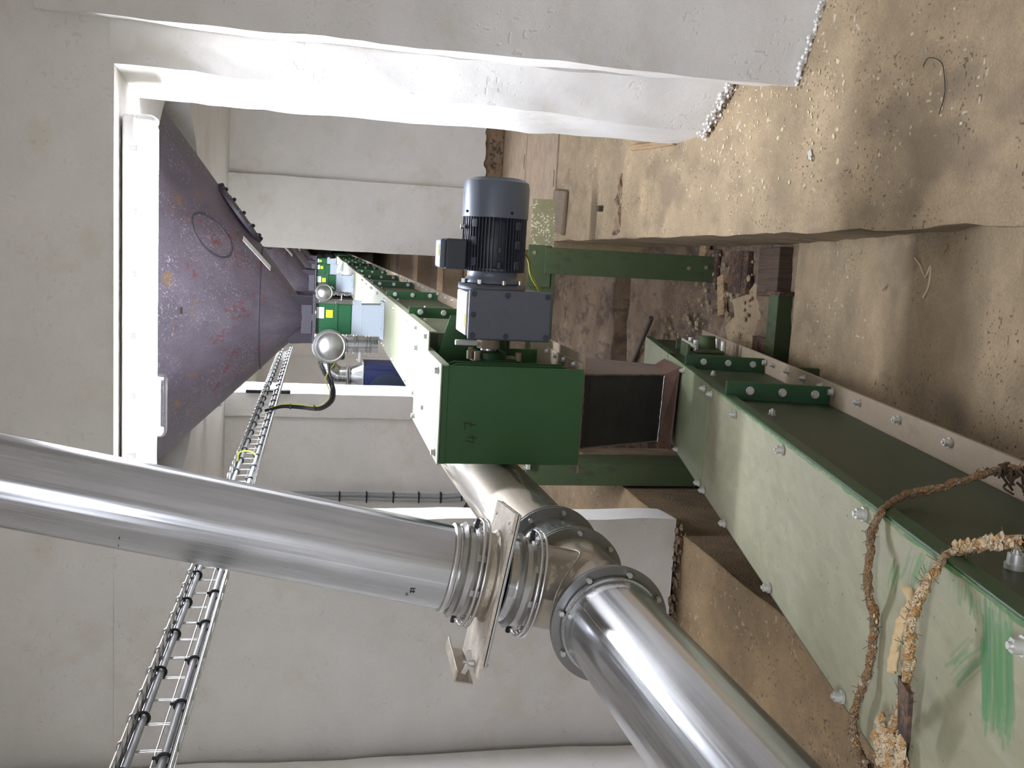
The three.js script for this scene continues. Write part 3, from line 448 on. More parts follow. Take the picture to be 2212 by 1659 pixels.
// ---------------------------------------------------------------- lower conveyor (own frame: y out of the cover, z towards the camera)
{
  const t = thing('conveyor', 'sloping green conveyor with a wide dusty cover, ropes lying on it', 'conveyor', [-0.5625, 0.42, -2.9]);
  t.rotation.order = 'YXZ'; t.rotation.y = 0.016; t.rotation.x = -0.2415;
  const HW = 0.1725, D = 0.31;
  part(t, 'trough', boxAt(-HW + 0.01, HW - 0.01, -D, -0.004, -2.26, 3.2, 0.004), M.greenLow);
  part(t, 'flange', boxAt(-HW - 0.03, HW + 0.055, -D - 0.01, -D, -2.3, 3.2, 0.001), M.flangeDust, null, null, 'dusty bottom flange');
  part(t, 'bottom_pan', boxAt(-HW + 0.01, HW - 0.01, -D - 0.06, -D - 0.01, -2.3, 3.2, 0), M.greenLow);
  const seg = [[-2.26, -1.19, M.coverUpper], [-0.70, -0.02, M.coverLower], [-0.015, 3.2, M.coverSmear]];
  for (const [a, b, m] of seg) {
    let g = boxAt(-HW, HW, -0.002, 0.002, a, b, 0.001);
    if (m === M.coverSmear) { const p = g.attributes.position, uv = g.attributes.uv; for (let i = 0; i < p.count; i++) uv.setXY(i, p.getZ(i) / 2.4, 1 - (p.getX(i) + 0.1725) / 0.345 > 0 ? (p.getX(i) + 0.1725) / 0.345 : 0); }
    const c = part(t, 'cover', g, m, null, null, m === M.coverSmear ? 'pale dusty cover with green finger smears' : undefined);
    part(c, 'cover_edge', merge([boxAt(HW - 0.002, HW + 0.004, -0.03, 0.001, a, b, 0.002), boxAt(-HW - 0.004, -HW + 0.002, -0.03, 0.001, a, b, 0.002)]), M.green);
  }
  part(t, 'cover', boxAt(-HW, HW, -0.004, -0.001, -1.2, -0.69, 0), M.coverLower);
  for (const [x, z] of [[0.147, 0.46], [0.153, 1.02], [0.155, 1.585], [-0.165, 0.44], [-0.16, 1.01], [-0.16, 1.565], [0.15, -0.1], [0.15, 0.05], [0.155, -0.62], [-0.155, -0.64], [-0.16, -0.06], [-0.16, 0.05], [-0.16, 2.1], [0.15, 2.12]]) { const b = bolt(t, [x, 0.003, z], 'y', 0.86, hexLong); }
  for (const [z, n] of [[-0.665, 3], [0.245, 3]]) {
    const r = part(t, 'rib', merge([boxAt(HW - 0.012, HW + 0.042, -D, -0.006, z - 0.007, z, 0.001), boxAt(HW - 0.012, HW + 0.042, -D, -0.006, z - 0.02, z - 0.012, 0.001)]), M.green, null, null, 'green joint flange');
    for (let k = 0; k < n; k++) bolt(r, [HW + 0.018, -0.075 - 0.095 * k, z], 'z', 0.95);
    bolt(r, [HW + 0.03, -D + 0.002, z + 0.03], 'y', 1);
  }
  for (const z of [-0.5, -0.28, -0.06, 0.15, 0.52, 0.82, 1.12, 1.4, 1.95]) bolt(t, [HW + 0.034, -D, z], 'y', 0.8, hexLong);
  for (const z of [-0.42, 0.55]) bolt(t, [HW - 0.01, -0.075, z], 'x', 0.8, hexLong);
  bolt(t, [HW - 0.01, -0.10, 1.87], 'x', 1.1, hexLong);
  // tail bearing beyond the chute
  const be = part(t, 'bearing', merge([box(0.018, 0.13, 0.2, 0.01).translate(HW + 0.02, -0.17, -1.22), new THREE.CylinderGeometry(0.035, 0.042, 0.06, 28).rotateZ(-Math.PI / 2).translate(HW + 0.055, -0.17, -1.22), box(0.06, 0.012, 0.24, 0.002).translate(HW + 0.02, -0.08, -1.24)]), M.greenOld);
  for (const [y, z] of [[-0.11, -1.3], [-0.11, -1.14], [-0.23, -1.14], [-0.23, -1.3]]) part(be, 'nut', new THREE.CylinderGeometry(0.013, 0.013, 0.05, 6), M.zinc, [HW + 0.045, y, z], [0, 0, Math.PI / 2]);
  part(be, 'tension_screw', bar([HW + 0.05, -0.09, -1.42], [HW + 0.05, -0.09, -1.05], 0.008, 10), M.zinc);
  part(be, 'tension_screw_block', box(0.05, 0.08, 0.012, 0.002), M.greenOld, [HW + 0.03, -0.1, -1.42]);
  for (const z of [-1.0, 1.0]) for (const s of [-1, 1]) part(t, 'leg', boxAt(s * 0.14 - 0.02, s * 0.14 + 0.02, -0.62, -D - 0.05, z - 0.02, z + 0.02, 0.002), M.greenOld);
}
// what lies on the lower cover
{
  const A = [[-0.300, 0.555, -1.327], [-0.310, 0.539, -1.384], [-0.320, 0.595, -1.375], [-0.345, 0.674, -1.381], [-0.355, 0.711, -1.388], [-0.360, 0.773, -1.345], [-0.365, 0.830, -1.285], [-0.390, 0.838, -1.286], [-0.414, 0.855, -1.259], [-0.456, 0.855, -1.257], [-0.490, 0.844, -1.259], [-0.511, 0.836, -1.258], [-0.534, 0.837, -1.254], [-0.564, 0.838, -1.253], [-0.591, 0.840, -1.252], [-0.629, 0.844, -1.259], [-0.665, 0.840, -1.275], [-0.695, 0.840, -1.277], [-0.721, 0.837, -1.267], [-0.731, 0.839, -1.249], [-0.722, 0.849, -1.207]];
  const B = [[-0.300, 0.854, -0.957], [-0.320, 0.839, -1.013], [-0.345, 0.839, -1.069], [-0.360, 0.855, -1.083], [-0.362, 0.896, -1.047], [-0.381, 0.927, -1.026], [-0.409, 0.939, -1.022], [-0.438, 0.938, -1.026], [-0.473, 0.930, -1.035], [-0.513, 0.915, -1.055], [-0.552, 0.897, -1.085], [-0.600, 0.879, -1.118], [-0.641, 0.868, -1.142], [-0.671, 0.862, -1.164], [-0.688, 0.865, -1.143]];
  const strand = (pts, r, n) => { const cv = new THREE.CatmullRomCurve3(pts.map((p) => V(...p))); const out = [];
    for (let k = 0; k < 3; k++) { const q = []; for (let i = 0; i <= n; i++) { const u = i / n, p = cv.getPoint(u), a = i * 0.55 + k * 2.094, w = r * 0.5; q.push([p.x + w * Math.cos(a), p.y + w * Math.sin(a), p.z + w * 0.6 * Math.sin(a + 1)]); } const tg = tube(q, r * 0.66, n * 2, 8, r * 0.5), uv = tg.attributes.uv; for (let i = 0; i < uv.count; i++) uv.setXY(i, uv.getX(i) * 1.2, uv.getY(i) * 0.03); out.push(tg); }
    return { g: merge(out), cv }; };
  const hairs = (cv, n, r) => { const h = []; for (let i = 0; i < n; i++) { const p = cv.getPoint(rnd()), d = V(rr(-1, 1), rr(-0.4, 1), rr(-1, 1)).normalize().multiplyScalar(r * rr(1.2, 2.6)), e = p.clone().add(d); h.push(new THREE.TubeGeometry(new THREE.CatmullRomCurve3([p, p.clone().lerp(e, 0.6).add(V(0, 0.002, 0)), e]), 4, 0.0005, 3)); } return merge(h); };
  const lumps = (cv, n, r, u0, u1) => { const h = []; for (let i = 0; i < n; i++) { const p = cv.getPoint(rr(u0, u1)); h.push(lump(rr(0.0018, 0.0036)).scale(1.6, 1, 1).translate(p.x + rr(-r, r), p.y + rr(0, r), p.z + rr(-r, r))); } return merge(h); };
  const a = strand(A, 0.0068, 150), ta = thing('rope', 'thin brown frayed rope looped over the edge of the lower conveyor, the farther of two', 'rope');
  part(ta, 'strands', a.g, M.rope); part(ta, 'loose_fibres', hairs(a.cv, 160, 0.007), M.rope).userData.kind = 'stuff'; part(ta, 'crust', lumps(a.cv, 26, 0.004, 0.4, 0.72), M.lump).userData.kind = 'stuff';
  const fr = []; for (let i = 0; i < 22; i++) { const p = [-0.315 + rr(-0.02, 0.015), 0.545 + rr(-0.01, 0.02), -1.37 + rr(-0.03, 0.04)]; fr.push(tube([p, [p[0] + rr(-0.01, 0.015), p[1] + rr(0, 0.015), p[2] + rr(-0.01, 0.02)], [p[0] + rr(-0.02, 0.02), p[1] + rr(-0.01, 0.02), p[2] + rr(0, 0.04)]], 0.0022, 8, 5)); }
  part(ta, 'frayed_end', merge(fr), M.rope);
  const b = strand(B, 0.0078, 120), tb = thing('rope', 'pale rust-stained rope arching over the edge of the lower conveyor, the nearer of two', 'rope');
  part(tb, 'strands', b.g, M.ropePale); part(tb, 'loose_fibres', hairs(b.cv, 160, 0.008), M.ropePale).userData.kind = 'stuff';
  const cl = []; for (let i = 0; i < 44; i++) { const p = b.cv.getPoint(rr(0, 0.16)); cl.push(lump(rr(0.002, 0.0055)).scale(1.6, 0.9, 1).translate(p.x + rr(-0.006, 0.006), p.y + rr(-0.002, 0.014), p.z + rr(-0.012, 0.006))); }
  part(tb, 'crust', merge(cl.map((g) => boxUV(g))), M.ropePale).userData.kind = 'stuff';
  const k2 = []; for (let i = 0; i < 46; i++) { const [x, y, z] = [-0.655 + rr(-0.035, 0.03), 0.866, -1.14 + rr(-0.035, 0.045)]; k2.push(lump(rr(0.005, 0.011)).scale(1.5, 0.9, 1).translate(x, y + (z + 1.14) * 0.2 + rr(-0.006, 0.012), z)); }
  stuff('rope_clump', 'matted clump of frayed rope fibre and pale lumps on the lower conveyor', 'rope clump', boxUV(merge(k2)), M.ropePale);
  const pl = new THREE.BufferGeometry(), q = [[-0.513, 0.921, -1.066], [-0.517, 0.934, -1.021], [-0.592, 0.916, -1.041], [-0.590, 0.908, -1.072]], o = (p) => [p[0], p[1] - 0.006, p[2] + 0.001];
  const F = (a1, b1, c1, d1) => [...a1, ...b1, ...c1, ...a1, ...c1, ...d1];
  pl.setAttribute('position', new THREE.Float32BufferAttribute([...F(q[0], q[3], q[2], q[1]), ...F(o(q[0]), o(q[1]), o(q[2]), o(q[3])), ...F(q[0], q[1], o(q[1]), o(q[0])), ...F(q[1], q[2], o(q[2]), o(q[1])), ...F(q[2], q[3], o(q[3]), o(q[2])), ...F(q[3], q[0], o(q[0]), o(q[3]))], 3)); pl.computeVertexNormals();
  solo('metal_strip', 'small brown rusty metal strip tied to the nearer rope', 'scrap metal', boxUV(pl), M.rust);
  const bk = merge([tube([[-0.427, 0.862, -1.153], [-0.442, 0.864, -1.142], [-0.488, 0.861, -1.163], [-0.517, 0.863, -1.160], [-0.557, 0.859, -1.172]], 0.006, 40, 7, 0.006), tube([[-0.455, 0.862, -1.147], [-0.49, 0.859, -1.158], [-0.53, 0.86, -1.16], [-0.552, 0.858, -1.163]], 0.005, 30, 7, 0.005)]);
  solo('bark_strip', 'pale splintered strip of crust lying between the two ropes', 'debris', bk, std({ roughness: 0.95, color: 0xc7ae84 }));
}
// ---------------------------------------------------------------- silver air duct: header along the pit, branch pipe up to the ceiling
const CR = (g) => toCreasedNormals(g, 0.6);
const ring = (prof, n = 72) => CR(new THREE.LatheGeometry(prof.map(([r, y]) => new THREE.Vector2(r, y)), n));
const JD = V(0.014, 0.041, -1).normalize(), J0 = V(-0.842, 0.983, -2.06);       // header axis and the centre of the nearest flange
const UPD = V(0.2, 1, -0.03).normalize();
const qJ = new THREE.Quaternion().setFromUnitVectors(V(0, 1, 0), JD.clone().negate()), qU = new THREE.Quaternion().setFromUnitVectors(V(0, 1, 0), UPD);
const onJ = (g, s) => { g.applyQuaternion(qJ); const p = J0.clone().addScaledVector(JD, s); return g.translate(p.x, p.y, p.z); };
const TC = J0.clone().addScaledVector(JD, 0.155).add(V(0.012, 0, 0));
const onU = (g, s) => { g.applyQuaternion(qU); const p = TC.clone().addScaledVector(UPD, s); return g.translate(p.x, p.y, p.z); };
const R = 0.1125;
const pipe = (r, h, n = 96) => ring([[r - 0.002, 0], [r, 0], [r, h], [r - 0.002, h], [r - 0.002, 0]], n);
const flangeRing = (r0, r1, t) => ring([[r0, -t / 2], [r1, -t / 2], [r1, t / 2], [r0, t / 2], [r0, -t / 2]], 96);
const flangeBolts = (t, s, dir, n = 8, a0 = 0.25) => { for (let k = 0; k < n; k++) { const a = a0 + k / n * Math.PI * 2, g = onJ(new THREE.CylinderGeometry(0.0065, 0.0065, 0.012, 6).translate(0.127 * Math.cos(a), dir * 0.008, 0.127 * Math.sin(a)), s); part(t, 'bolt', g, M.zinc); } };
{
  const t = thing('air_duct', 'shiny silver air duct running towards the camera at the bottom edge', 'duct');
  part(t, 'pipe', onJ(pipe(R, 2.6), -0.012), M.galv);
  part(t, 'collar', onJ(ring([[R, 0.0], [R + 0.007, 0.0], [R + 0.007, 0.012], [R + 0.003, 0.016], [R, 0.05]]), -0.008), M.galv);
  part(t, 'flange', onJ(flangeRing(R, 0.141, 0.006), 0), M.flange); flangeBolts(t, -0.003, 1, 8, 0.3);
  // lengthwise folded seam
  const sm = new THREE.BoxGeometry(0.003, 2.56, 0.012).translate(R, 1.28, 0); sm.rotateY(0.95); part(t, 'seam', onJ(sm, -0.03), M.galv);
}
{
  const t = thing('duct_tee', 'dusty silver duct tee piece joining the header and the branch pipe', 'duct');
  part(t, 'body', onJ(pipe(R, 0.29), 0.3), M.tee);
  part(t, 'flange', onJ(flangeRing(R, 0.139, 0.006), 0.012), M.flange);
  part(t, 'flange', onJ(flangeRing(R, 0.139, 0.006), 0.30), M.flange); flangeBolts(t, 0.297, 1, 8, 0.1);
  part(t, 'branch', onU(pipe(0.1, 0.15), 0.02), M.tee);
  // saddle weld where branch meets header
  const sad = []; for (let i = 0; i <= 96; i++) { const a = i / 96 * Math.PI * 2, x = 0.1 * Math.cos(a), z = 0.1 * Math.sin(a); const y = Math.sqrt(Math.max(0, R * R - x * x)); const p = V(x, y, z).applyQuaternion(qU).add(TC); sad.push([p.x, p.y, p.z]); }
  part(t, 'saddle_seam', tube(sad, 0.0025, 140, 6), M.tee);
  part(t, 'collar', onU(ring([[0.1, 0], [0.104, 0.004], [0.104, 0.016], [0.1, 0.02]]), 0.15), M.steel);
}
{
  const t = thing('air_duct', 'silver air duct behind the tee, disappearing behind the drive box', 'duct');
  part(t, 'short_piece', onJ(pipe(R, 0.19), 0.5), M.galv);
  part(t, 'flange', onJ(flangeRing(R, 0.139, 0.006), 0.312), M.flange);
  part(t, 'flange', onJ(flangeRing(R, 0.139, 0.006), 0.49), M.flange);
  part(t, 'flange', onJ(flangeRing(R, 0.139, 0.006), 0.502), M.flange); flangeBolts(t, 0.487, 1, 8, 0.2);
  part(t, 'pipe', onJ(pipe(R, 1.35), 1.85), M.tee);
}
// clamp band with its open lever loop
function clampBand(s, label) {
  const t = thing('pipe_clamp', label, 'clamp', [0, 0, 0]);
  part(t, 'band', onU(ring([[0.101, -0.022], [0.108, -0.022], [0.115, -0.014], [0.108, -0.006], [0.108, 0.006], [0.115, 0.014], [0.108, 0.022], [0.101, 0.022]]), s), M.steel);
  const bow = []; for (let i = 0; i <= 40; i++) { const a = i / 40 * Math.PI * 2; bow.push([0.128 * Math.cos(a), 0, 0.118 * Math.sin(a)]); }
  const band2 = merge([-0.012, 0.0].map((y) => tube(bow.map(([x, , z]) => [x, y, z]), 0.0042, 120, 8)));
  part(t, 'tension_ring', onU(band2, s - 0.022), M.steelBright);
  for (let k = 0; k < 9; k++) { const a = 0.3 + k * 0.698; part(t, 'clip', onU(box(0.005, 0.022, 0.016, 0.001).rotateY(-a).translate(0.118 * Math.cos(a), 0, 0.112 * Math.sin(a)), s - 0.02), M.steel); }
  for (const a of [0.0, Math.PI]) { part(t, 'latch', onU(box(0.022, 0.01, 0.012, 0.002).rotateY(-a).translate(0.12 * Math.cos(a), 0.004, 0.0), s - 0.012), M.black); }
  return t;
}
clampBand(0.185, 'metal clamp ring below the slide gate, next to the tee');
clampBand(0.325, 'metal clamp ring above the slide gate at the foot of the branch pipe');
{
  const t = thing('slide_gate', 'dust-covered slide gate plate set across the branch pipe', 'slide gate');
  part(t, 'gate_plate', onU(box(0.39, 0.008, 0.235, 0.001).rotateY(0.12).translate(-0.025, 0, 0.0), 0.25), M.gateDust, null, null, 'dust-caked gate plate');
  part(t, 'lower_frame', onU(box(0.36, 0.006, 0.232, 0.001).rotateY(0.12).translate(-0.01, -0.009, 0), 0.25), M.steel);
  part(t, 'collar', onU(ring([[0.1, 0], [0.112, 0], [0.11, 0.006], [0.102, 0.01], [0.1, 0.06]]), 0.254), M.tee);
  part(t, 'collar', onU(ring([[0.1, -0.06], [0.102, -0.01], [0.11, -0.004], [0.1, -0.002]]), 0.236), M.galv);
  part(t, 'pull_handle', onU(merge([box(0.004, 0.045, 0.2, 0.001).translate(-0.236, 0.022, -0.005), box(0.03, 0.004, 0.2, 0.001).translate(-0.222, 0.044, -0.005)]), 0.25), M.tee);
  part(t, 'wing_nut', onU(merge([cyl(0.007, 0.009, 0.014, 12).translate(0, 0.012, 0), box(0.03, 0.012, 0.004, 0.001).rotateZ(0.3).translate(0.015, 0.02, 0), box(0.03, 0.012, 0.004, 0.001).rotateZ(-0.3).translate(-0.015, 0.02, 0), cyl(0.004, 0.004, 0.06, 8)]).translate(-0.195, 0, 0.07), 0.25), M.zinc);
  for (const [x, z] of [[0.14, 0.1], [0.13, -0.1], [0.15, 0.06], [-0.12, 0.105]]) part(t, 'rivet', onU(new THREE.SphereGeometry(0.004, 10, 6).translate(x, 0.004, z), 0.25), M.zinc);
}
{
  const t = thing('branch_pipe', 'wide shiny silver pipe leaning up from the tee through the upper left of the view', 'pipe');
  part(t, 'pipe', onU(pipe(0.1, 1.84), 0.335), M.galv);
  part(t, 'rolled_edge', onU(ring([[0.1, 0], [0.1065, 0.003], [0.108, 0.008], [0.1065, 0.013], [0.1, 0.016]]), 0.352), M.steelBright);
  const sm = new THREE.BoxGeometry(0.002, 1.79, 0.01).translate(0.1, 0.9, 0); sm.rotateY(0.35); part(t, 'seam', onU(sm, 0.36), M.galv);
  const mk = (o, list) => part(t, 'pen_mark', merge(list.map(([a, b]) => bar([o[0] + a[0], o[1] + a[1], o[2] + a[2]], [o[0] + b[0], o[1] + b[1], o[2] + b[2]], 0.001, 5))), M.black);
  mk([-0.7765, 1.437, -2.134], [[[0, 0, 0], [-0.012, 0.001, -0.005]], [[0, -0.006, 0], [-0.012, -0.006, -0.005]], [[0.001, -0.01, 0], [0, 0.002, 0]], [[-0.008, -0.009, -0.003], [-0.008, 0.003, -0.003]], [[-0.017, 0.006, -0.009], [-0.018, 0.012, -0.009]]]);
  mk([-0.661, 2.072, -2.158], [[[0, 0, 0], [-0.004, 0, -0.003]], [[-0.022, 0.005, -0.019], [-0.026, 0.005, -0.023]]]);
}
// ---------------------------------------------------------------- hoppers with their slide valves
const hop = (h, a, k = 1) => [0.17 * h + (0.06 + 1.15 * h) * k * Math.cos(a), h, (0.06 + 1.15 * h) * k * Math.sin(a)];
function hopperShell(h0, h1, k = 1) {
  const pos = [], idx = [], uv = [], na = 96, nh = 40;
  for (let i = 0; i <= nh; i++) for (let j = 0; j <= na; j++) { const h = h0 + (h1 - h0) * i / nh, a = j / na * Math.PI * 2; pos.push(...hop(h, a, k)); uv.push(a * 0.9, h * 1.5); }
  for (let i = 0; i < nh; i++) for (let j = 0; j < na; j++) { const a = i * (na + 1) + j; idx.push(a, a + na + 1, a + 1, a + 1, a + na + 1, a + na + 2); }
  const g = new THREE.BufferGeometry(); g.setAttribute('position', new THREE.Float32BufferAttribute(pos, 3)); g.setAttribute('uv', new THREE.Float32BufferAttribute(uv, 2)); g.setIndex(idx); g.computeVertexNormals(); return g;
}
const onCone = (h, a, off = 0) => { const p = V(...hop(h, a)), e = 1e-3, dh = V(...hop(h + e, a)).sub(p), da = V(...hop(h, a + e)).sub(p), n = da.cross(dh).normalize(); if (n.y > 0) n.negate(); return { p: p.addScaledVector(n, off), n, up: dh.normalize() }; };
function makeHopper(label) {
  const t = thing('hopper', label, 'hopper', [-0.46, 1.72, HZ[0]], undefined);
  part(t, 'shell', hopperShell(0.0, 1.45), M.hopper);
  const seam = []; for (let j = 0; j <= 80; j++) { const q = onCone(0.26, j / 80 * Math.PI * 2, 0.001); seam.push([q.p.x, q.p.y, q.p.z]); }
  part(t, 'weld_seam', tube(seam, 0.0035, 160, 6), M.hopperDark);
  // oval weld ring of a closed-off opening, right of centre
  const ov = []; const c = onCone(0.50, 0.95), t1 = c.n.clone().cross(c.up).normalize(); for (let j = 0; j <= 48; j++) { const b = j / 48 * Math.PI * 2, p = c.p.clone().addScaledVector(c.up, 0.15 * Math.cos(b)).addScaledVector(t1, 0.105 * Math.sin(b)); const a = Math.atan2(p.z, p.x - 0.17 * p.y), hh = p.y; const q = onCone(hh, a, 0.001); ov.push([q.p.x, q.p.y, q.p.z]); }
  part(t, 'weld_ring', tube(ov, 0.006, 120, 6, 0.003), M.hopperDark);
  // lap strap
  const strap = (h, a, w, l, mat, nm, th = 0.008, off = 0.004) => { const q = onCone(h, a, off), x = q.n.clone().cross(q.up).normalize().negate(); const g = box(w, l, th, 0.001); g.applyMatrix4(new THREE.Matrix4().makeBasis(x, q.up, x.clone().cross(q.up))); g.translate(q.p.x, q.p.y, q.p.z); return part(t, nm, g, mat); };
  strap(0.285, 0.62, 0.045, 0.24, M.housing, 'paper_strip', 0.004);
  const ha = onCone(0.40, 0.0, 0.002), hx = ha.n.clone().cross(ha.up).normalize(), hg = new THREE.CylinderGeometry(0.2, 0.2, 0.018, 48); hg.applyMatrix4(new THREE.Matrix4().makeBasis(hx, ha.n, ha.up)); hg.translate(ha.p.x, ha.p.y, ha.p.z);
  const hatch = part(t, 'inspection_hatch', hg, M.hopperDark);
  for (let k = 0; k < 12; k++) { const b = k / 12 * Math.PI * 2, p = ha.p.clone().addScaledVector(ha.up, 0.185 * Math.cos(b)).addScaledVector(hx, 0.185 * Math.sin(b)).addScaledVector(ha.n, 0.015); part(hatch, 'bolt', new THREE.SphereGeometry(0.012, 8, 6).translate(p.x, p.y, p.z), M.hopperDark); }
  // outlet neck with gussets and flange
  part(t, 'outlet_neck', boxAt(-0.09, 0.09, -0.03, 0.03, -0.09, 0.09, 0), M.hopperDark);
  part(t, 'outlet_flange', boxAt(-0.145, 0.145, -0.05, -0.034, -0.145, 0.145, 0.001), M.hopperDark);
  for (const [x, z, r] of [[0.1, 0.1, 0.78], [-0.1, 0.1, 2.36], [-0.1, -0.1, -2.36], [0.1, -0.1, -0.78]]) part(t, 'gusset', plate([[0.04, -0.034], [0.19, -0.034], [0.20, 0.09], [0.17, 0.11], [0.04, 0.0]], 0.009).rotateY(-r), M.hopperDark);
  part(t, 'rivet', new THREE.CylinderGeometry(0.018, 0.018, 0.008, 16), M.rust, (() => { const q = onCone(0.62, 1.62, 0.003); return q.p.toArray(); })());
  return t;
}
const labelTex = (bg, fg, rows) => { const c = document.createElement('canvas'); c.width = 128; c.height = 192; const x = c.getContext('2d'); x.fillStyle = bg; x.fillRect(0, 0, 128, 192); x.strokeStyle = fg; x.lineWidth = 3; for (let i = 0; i < rows; i++) { x.beginPath(); x.moveTo(14, 22 + i * 150 / rows); x.lineTo(60 + (i * 37 % 52), 22 + i * 150 / rows); x.stroke(); } const t = new THREE.CanvasTexture(c); t.colorSpace = THREE.SRGBColorSpace; return std({ roughness: 0.6, map: t }); };
const LW = labelTex('#eceff0', '#8e989c', 9), LY = labelTex('#d6d414', '#8c8a10', 7);
const flat = (w, h) => { const g = new THREE.BoxGeometry(w, h, 0.0016); return g; };
function makeValve(label) {
  const t = thing('slide_valve', label, 'valve', [-0.458, 1.266, HZ[0]], undefined);
  const up = part(t, 'valve_body', merge([boxAt(-0.09, 0.09, 0.285, 0.40, -0.09, 0.09, 0.004), boxAt(-0.09, 0.09, 0.19, 0.285, -0.086, 0.086, 0.008)]), M.greenValve, null, null, 'glossy green valve body');
  part(up, 'edge_strip', boxAt(-0.094, 0.094, 0.272, 0.288, -0.094, 0.094, 0.002), M.greenValve);
  part(up, 'slot', boxAt(-0.08, -0.055, 0.285, 0.38, 0.088, 0.096, 0.002), M.greenValve);
  part(t, 'white_label', flat(0.066, 0.044), LW, [0.035, 0.375, 0.0915], null, 'white rating label');
  part(t, 'yellow_label', flat(0.046, 0.04), LY, [0.03, 0.322, 0.0915], null, 'yellow warning label');
  const lo = part(t, 'inlet_spout', (() => { const s = []; const A = [[-0.088, -0.085], [0.088, -0.085], [0.088, 0.085], [-0.088, 0.085]], B = [[-0.095, -0.095], [0.095, -0.095], [0.095, 0.095], [-0.095, 0.095]]; return prism(B.slice().reverse(), A.slice().reverse(), 0.012, 0.19, { step: 0.06, amp: 0, amp2: 0 }); })(), M.greyPaint, null, null, 'pale grey sheet metal spout');
  part(lo, 'seam_band', boxAt(-0.091, 0.091, 0.128, 0.134, -0.089, 0.089, 0.001), M.greyPaint);
  part(lo, 'bracket', merge([boxAt(0.088, 0.115, 0.135, 0.185, 0.05, 0.086, 0.001)]), M.greyPaint);
  part(lo, 'foot_flange', boxAt(-0.112, 0.112, 0.0, 0.012, -0.112, 0.112, 0.001), M.greyPaint);
  for (const [x, z] of [[0.1, 0.1], [0.04, 0.105], [-0.04, 0.105], [-0.1, 0.1], [0.105, 0], [0.105, -0.06]]) bolt(lo, [x, 0.012, z], 'y', 0.7);
  return t;
}
// silver domed cover of the valve's level sensor and its cables
function makeDome(label) {
  const t = thing('domed_cover', label, 'cover', [-0.60, 1.585, HZ[0] + 0.29], undefined);
  const g = CR(new THREE.LatheGeometry([[0, 0.052], [0.026, 0.05], [0.034, 0.046], [0.055, 0.039], [0.072, 0.026], [0.078, 0.014], [0.081, 0.012], [0.086, 0.014], [0.096, 0.006], [0.098, -0.006], [0.095, -0.02], [0.0, -0.02]].map(([r, y]) => new THREE.Vector2(r, y)), 72)); g.rotateX(Math.PI / 2); g.rotateY(0.10).rotateX(0.1);
  part(t, 'dome', g, M.domeMetal);
  part(t, 'lever', box(0.045, 0.006, 0.012, 0.002).rotateZ(0.9), M.steelBright, [0.06, -0.09, 0.01]);
  part(t, 'green_base', box(0.11, 0.12, 0.16, 0.01), M.greenValve, [-0.025, -0.03, -0.11], null, 'green base of the cover');
  for (const x of [-0.055, -0.09]) part(t, 'cable_gland', cyl(0.009, 0.011, 0.02, 14), M.steelBright, [x - 0.012, x < -0.06 ? 0.045 : 0.0 , 0.0], [0, 0, 1.3]);
  return t;
}
const ORD = ['nearest', 'second', 'third', 'fourth', 'fifth'];
const HL = ['large dark steel hopper cone with rust spots, nearest behind the lamp', 'second dark hopper, half hidden behind the nearest one', 'third dark hopper seen edge-on behind the second', 'fourth dark hopper along the row, far away', 'fifth and farthest dark hopper of the row'];
const VL = ['nearest green and grey slide valve under the big hopper', 'second green and grey slide valve along the conveyor', 'third green and grey slide valve along the conveyor', 'fourth green and grey slide valve, far along the conveyor', 'farthest green and grey slide valve beside the column edge'];
const h0 = makeHopper(HL[0]), v0 = makeValve(VL[0]), d0 = makeDome('round silver domed cover with two black cables, beside the nearest slide valve');
h0.userData.group = 'hoppers above the conveyor'; v0.userData.group = 'slide valves on the conveyor'; d0.userData.group = 'silver domed covers';
const cloneTo = (o, z, label, dx = 0) => { const c = o.clone(); c.name = numbered(o.name.replace(/_\d{3}$/, '')); c.position.set(o.position.x + dx, o.position.y, z); c.userData = { ...o.userData, label }; scene.add(c); return c; };
for (let k = 1; k < 5; k++) { cloneTo(h0, HZ[k], HL[k]); cloneTo(v0, HZ[k], VL[k]); }
cloneTo(d0, HZ[1] + 0.29, 'smaller-looking silver domed cover beside the second slide valve', 0.045);
// riser behind the nearest valve: silver pipe with clamp rings
function makeRiser(label, x, z) {
  const t = thing('riser_pipe', label, 'pipe', [x, 1.262, z], 'silver risers beside the slide valves');
  part(t, 'pipe', CR(pipe(0.055, 0.30, 48)), M.galv);
  for (const y of [0.05, 0.075, 0.135, 0.155, 0.2, 0.225]) part(t, 'clamp_ring', ring([[0.055, -0.006], [0.064, -0.003], [0.064, 0.003], [0.055, 0.006]], 48).translate(0, y, 0), M.steel);
  part(t, 'slide_tab', box(0.07, 0.012, 0.05, 0.002), M.white, [-0.08, 0.115, 0]);
  part(t, 'wing_nut', box(0.012, 0.03, 0.03, 0.003), M.zinc, [-0.105, 0.12, 0]);
  return t;
}
makeRiser('short silver riser pipe with clamp rings behind the nearest slide valve', -0.66, -6.42);
makeRiser('silver riser pipe with clamp rings behind the second silver dome', -0.56, -6.42 - PITCH);
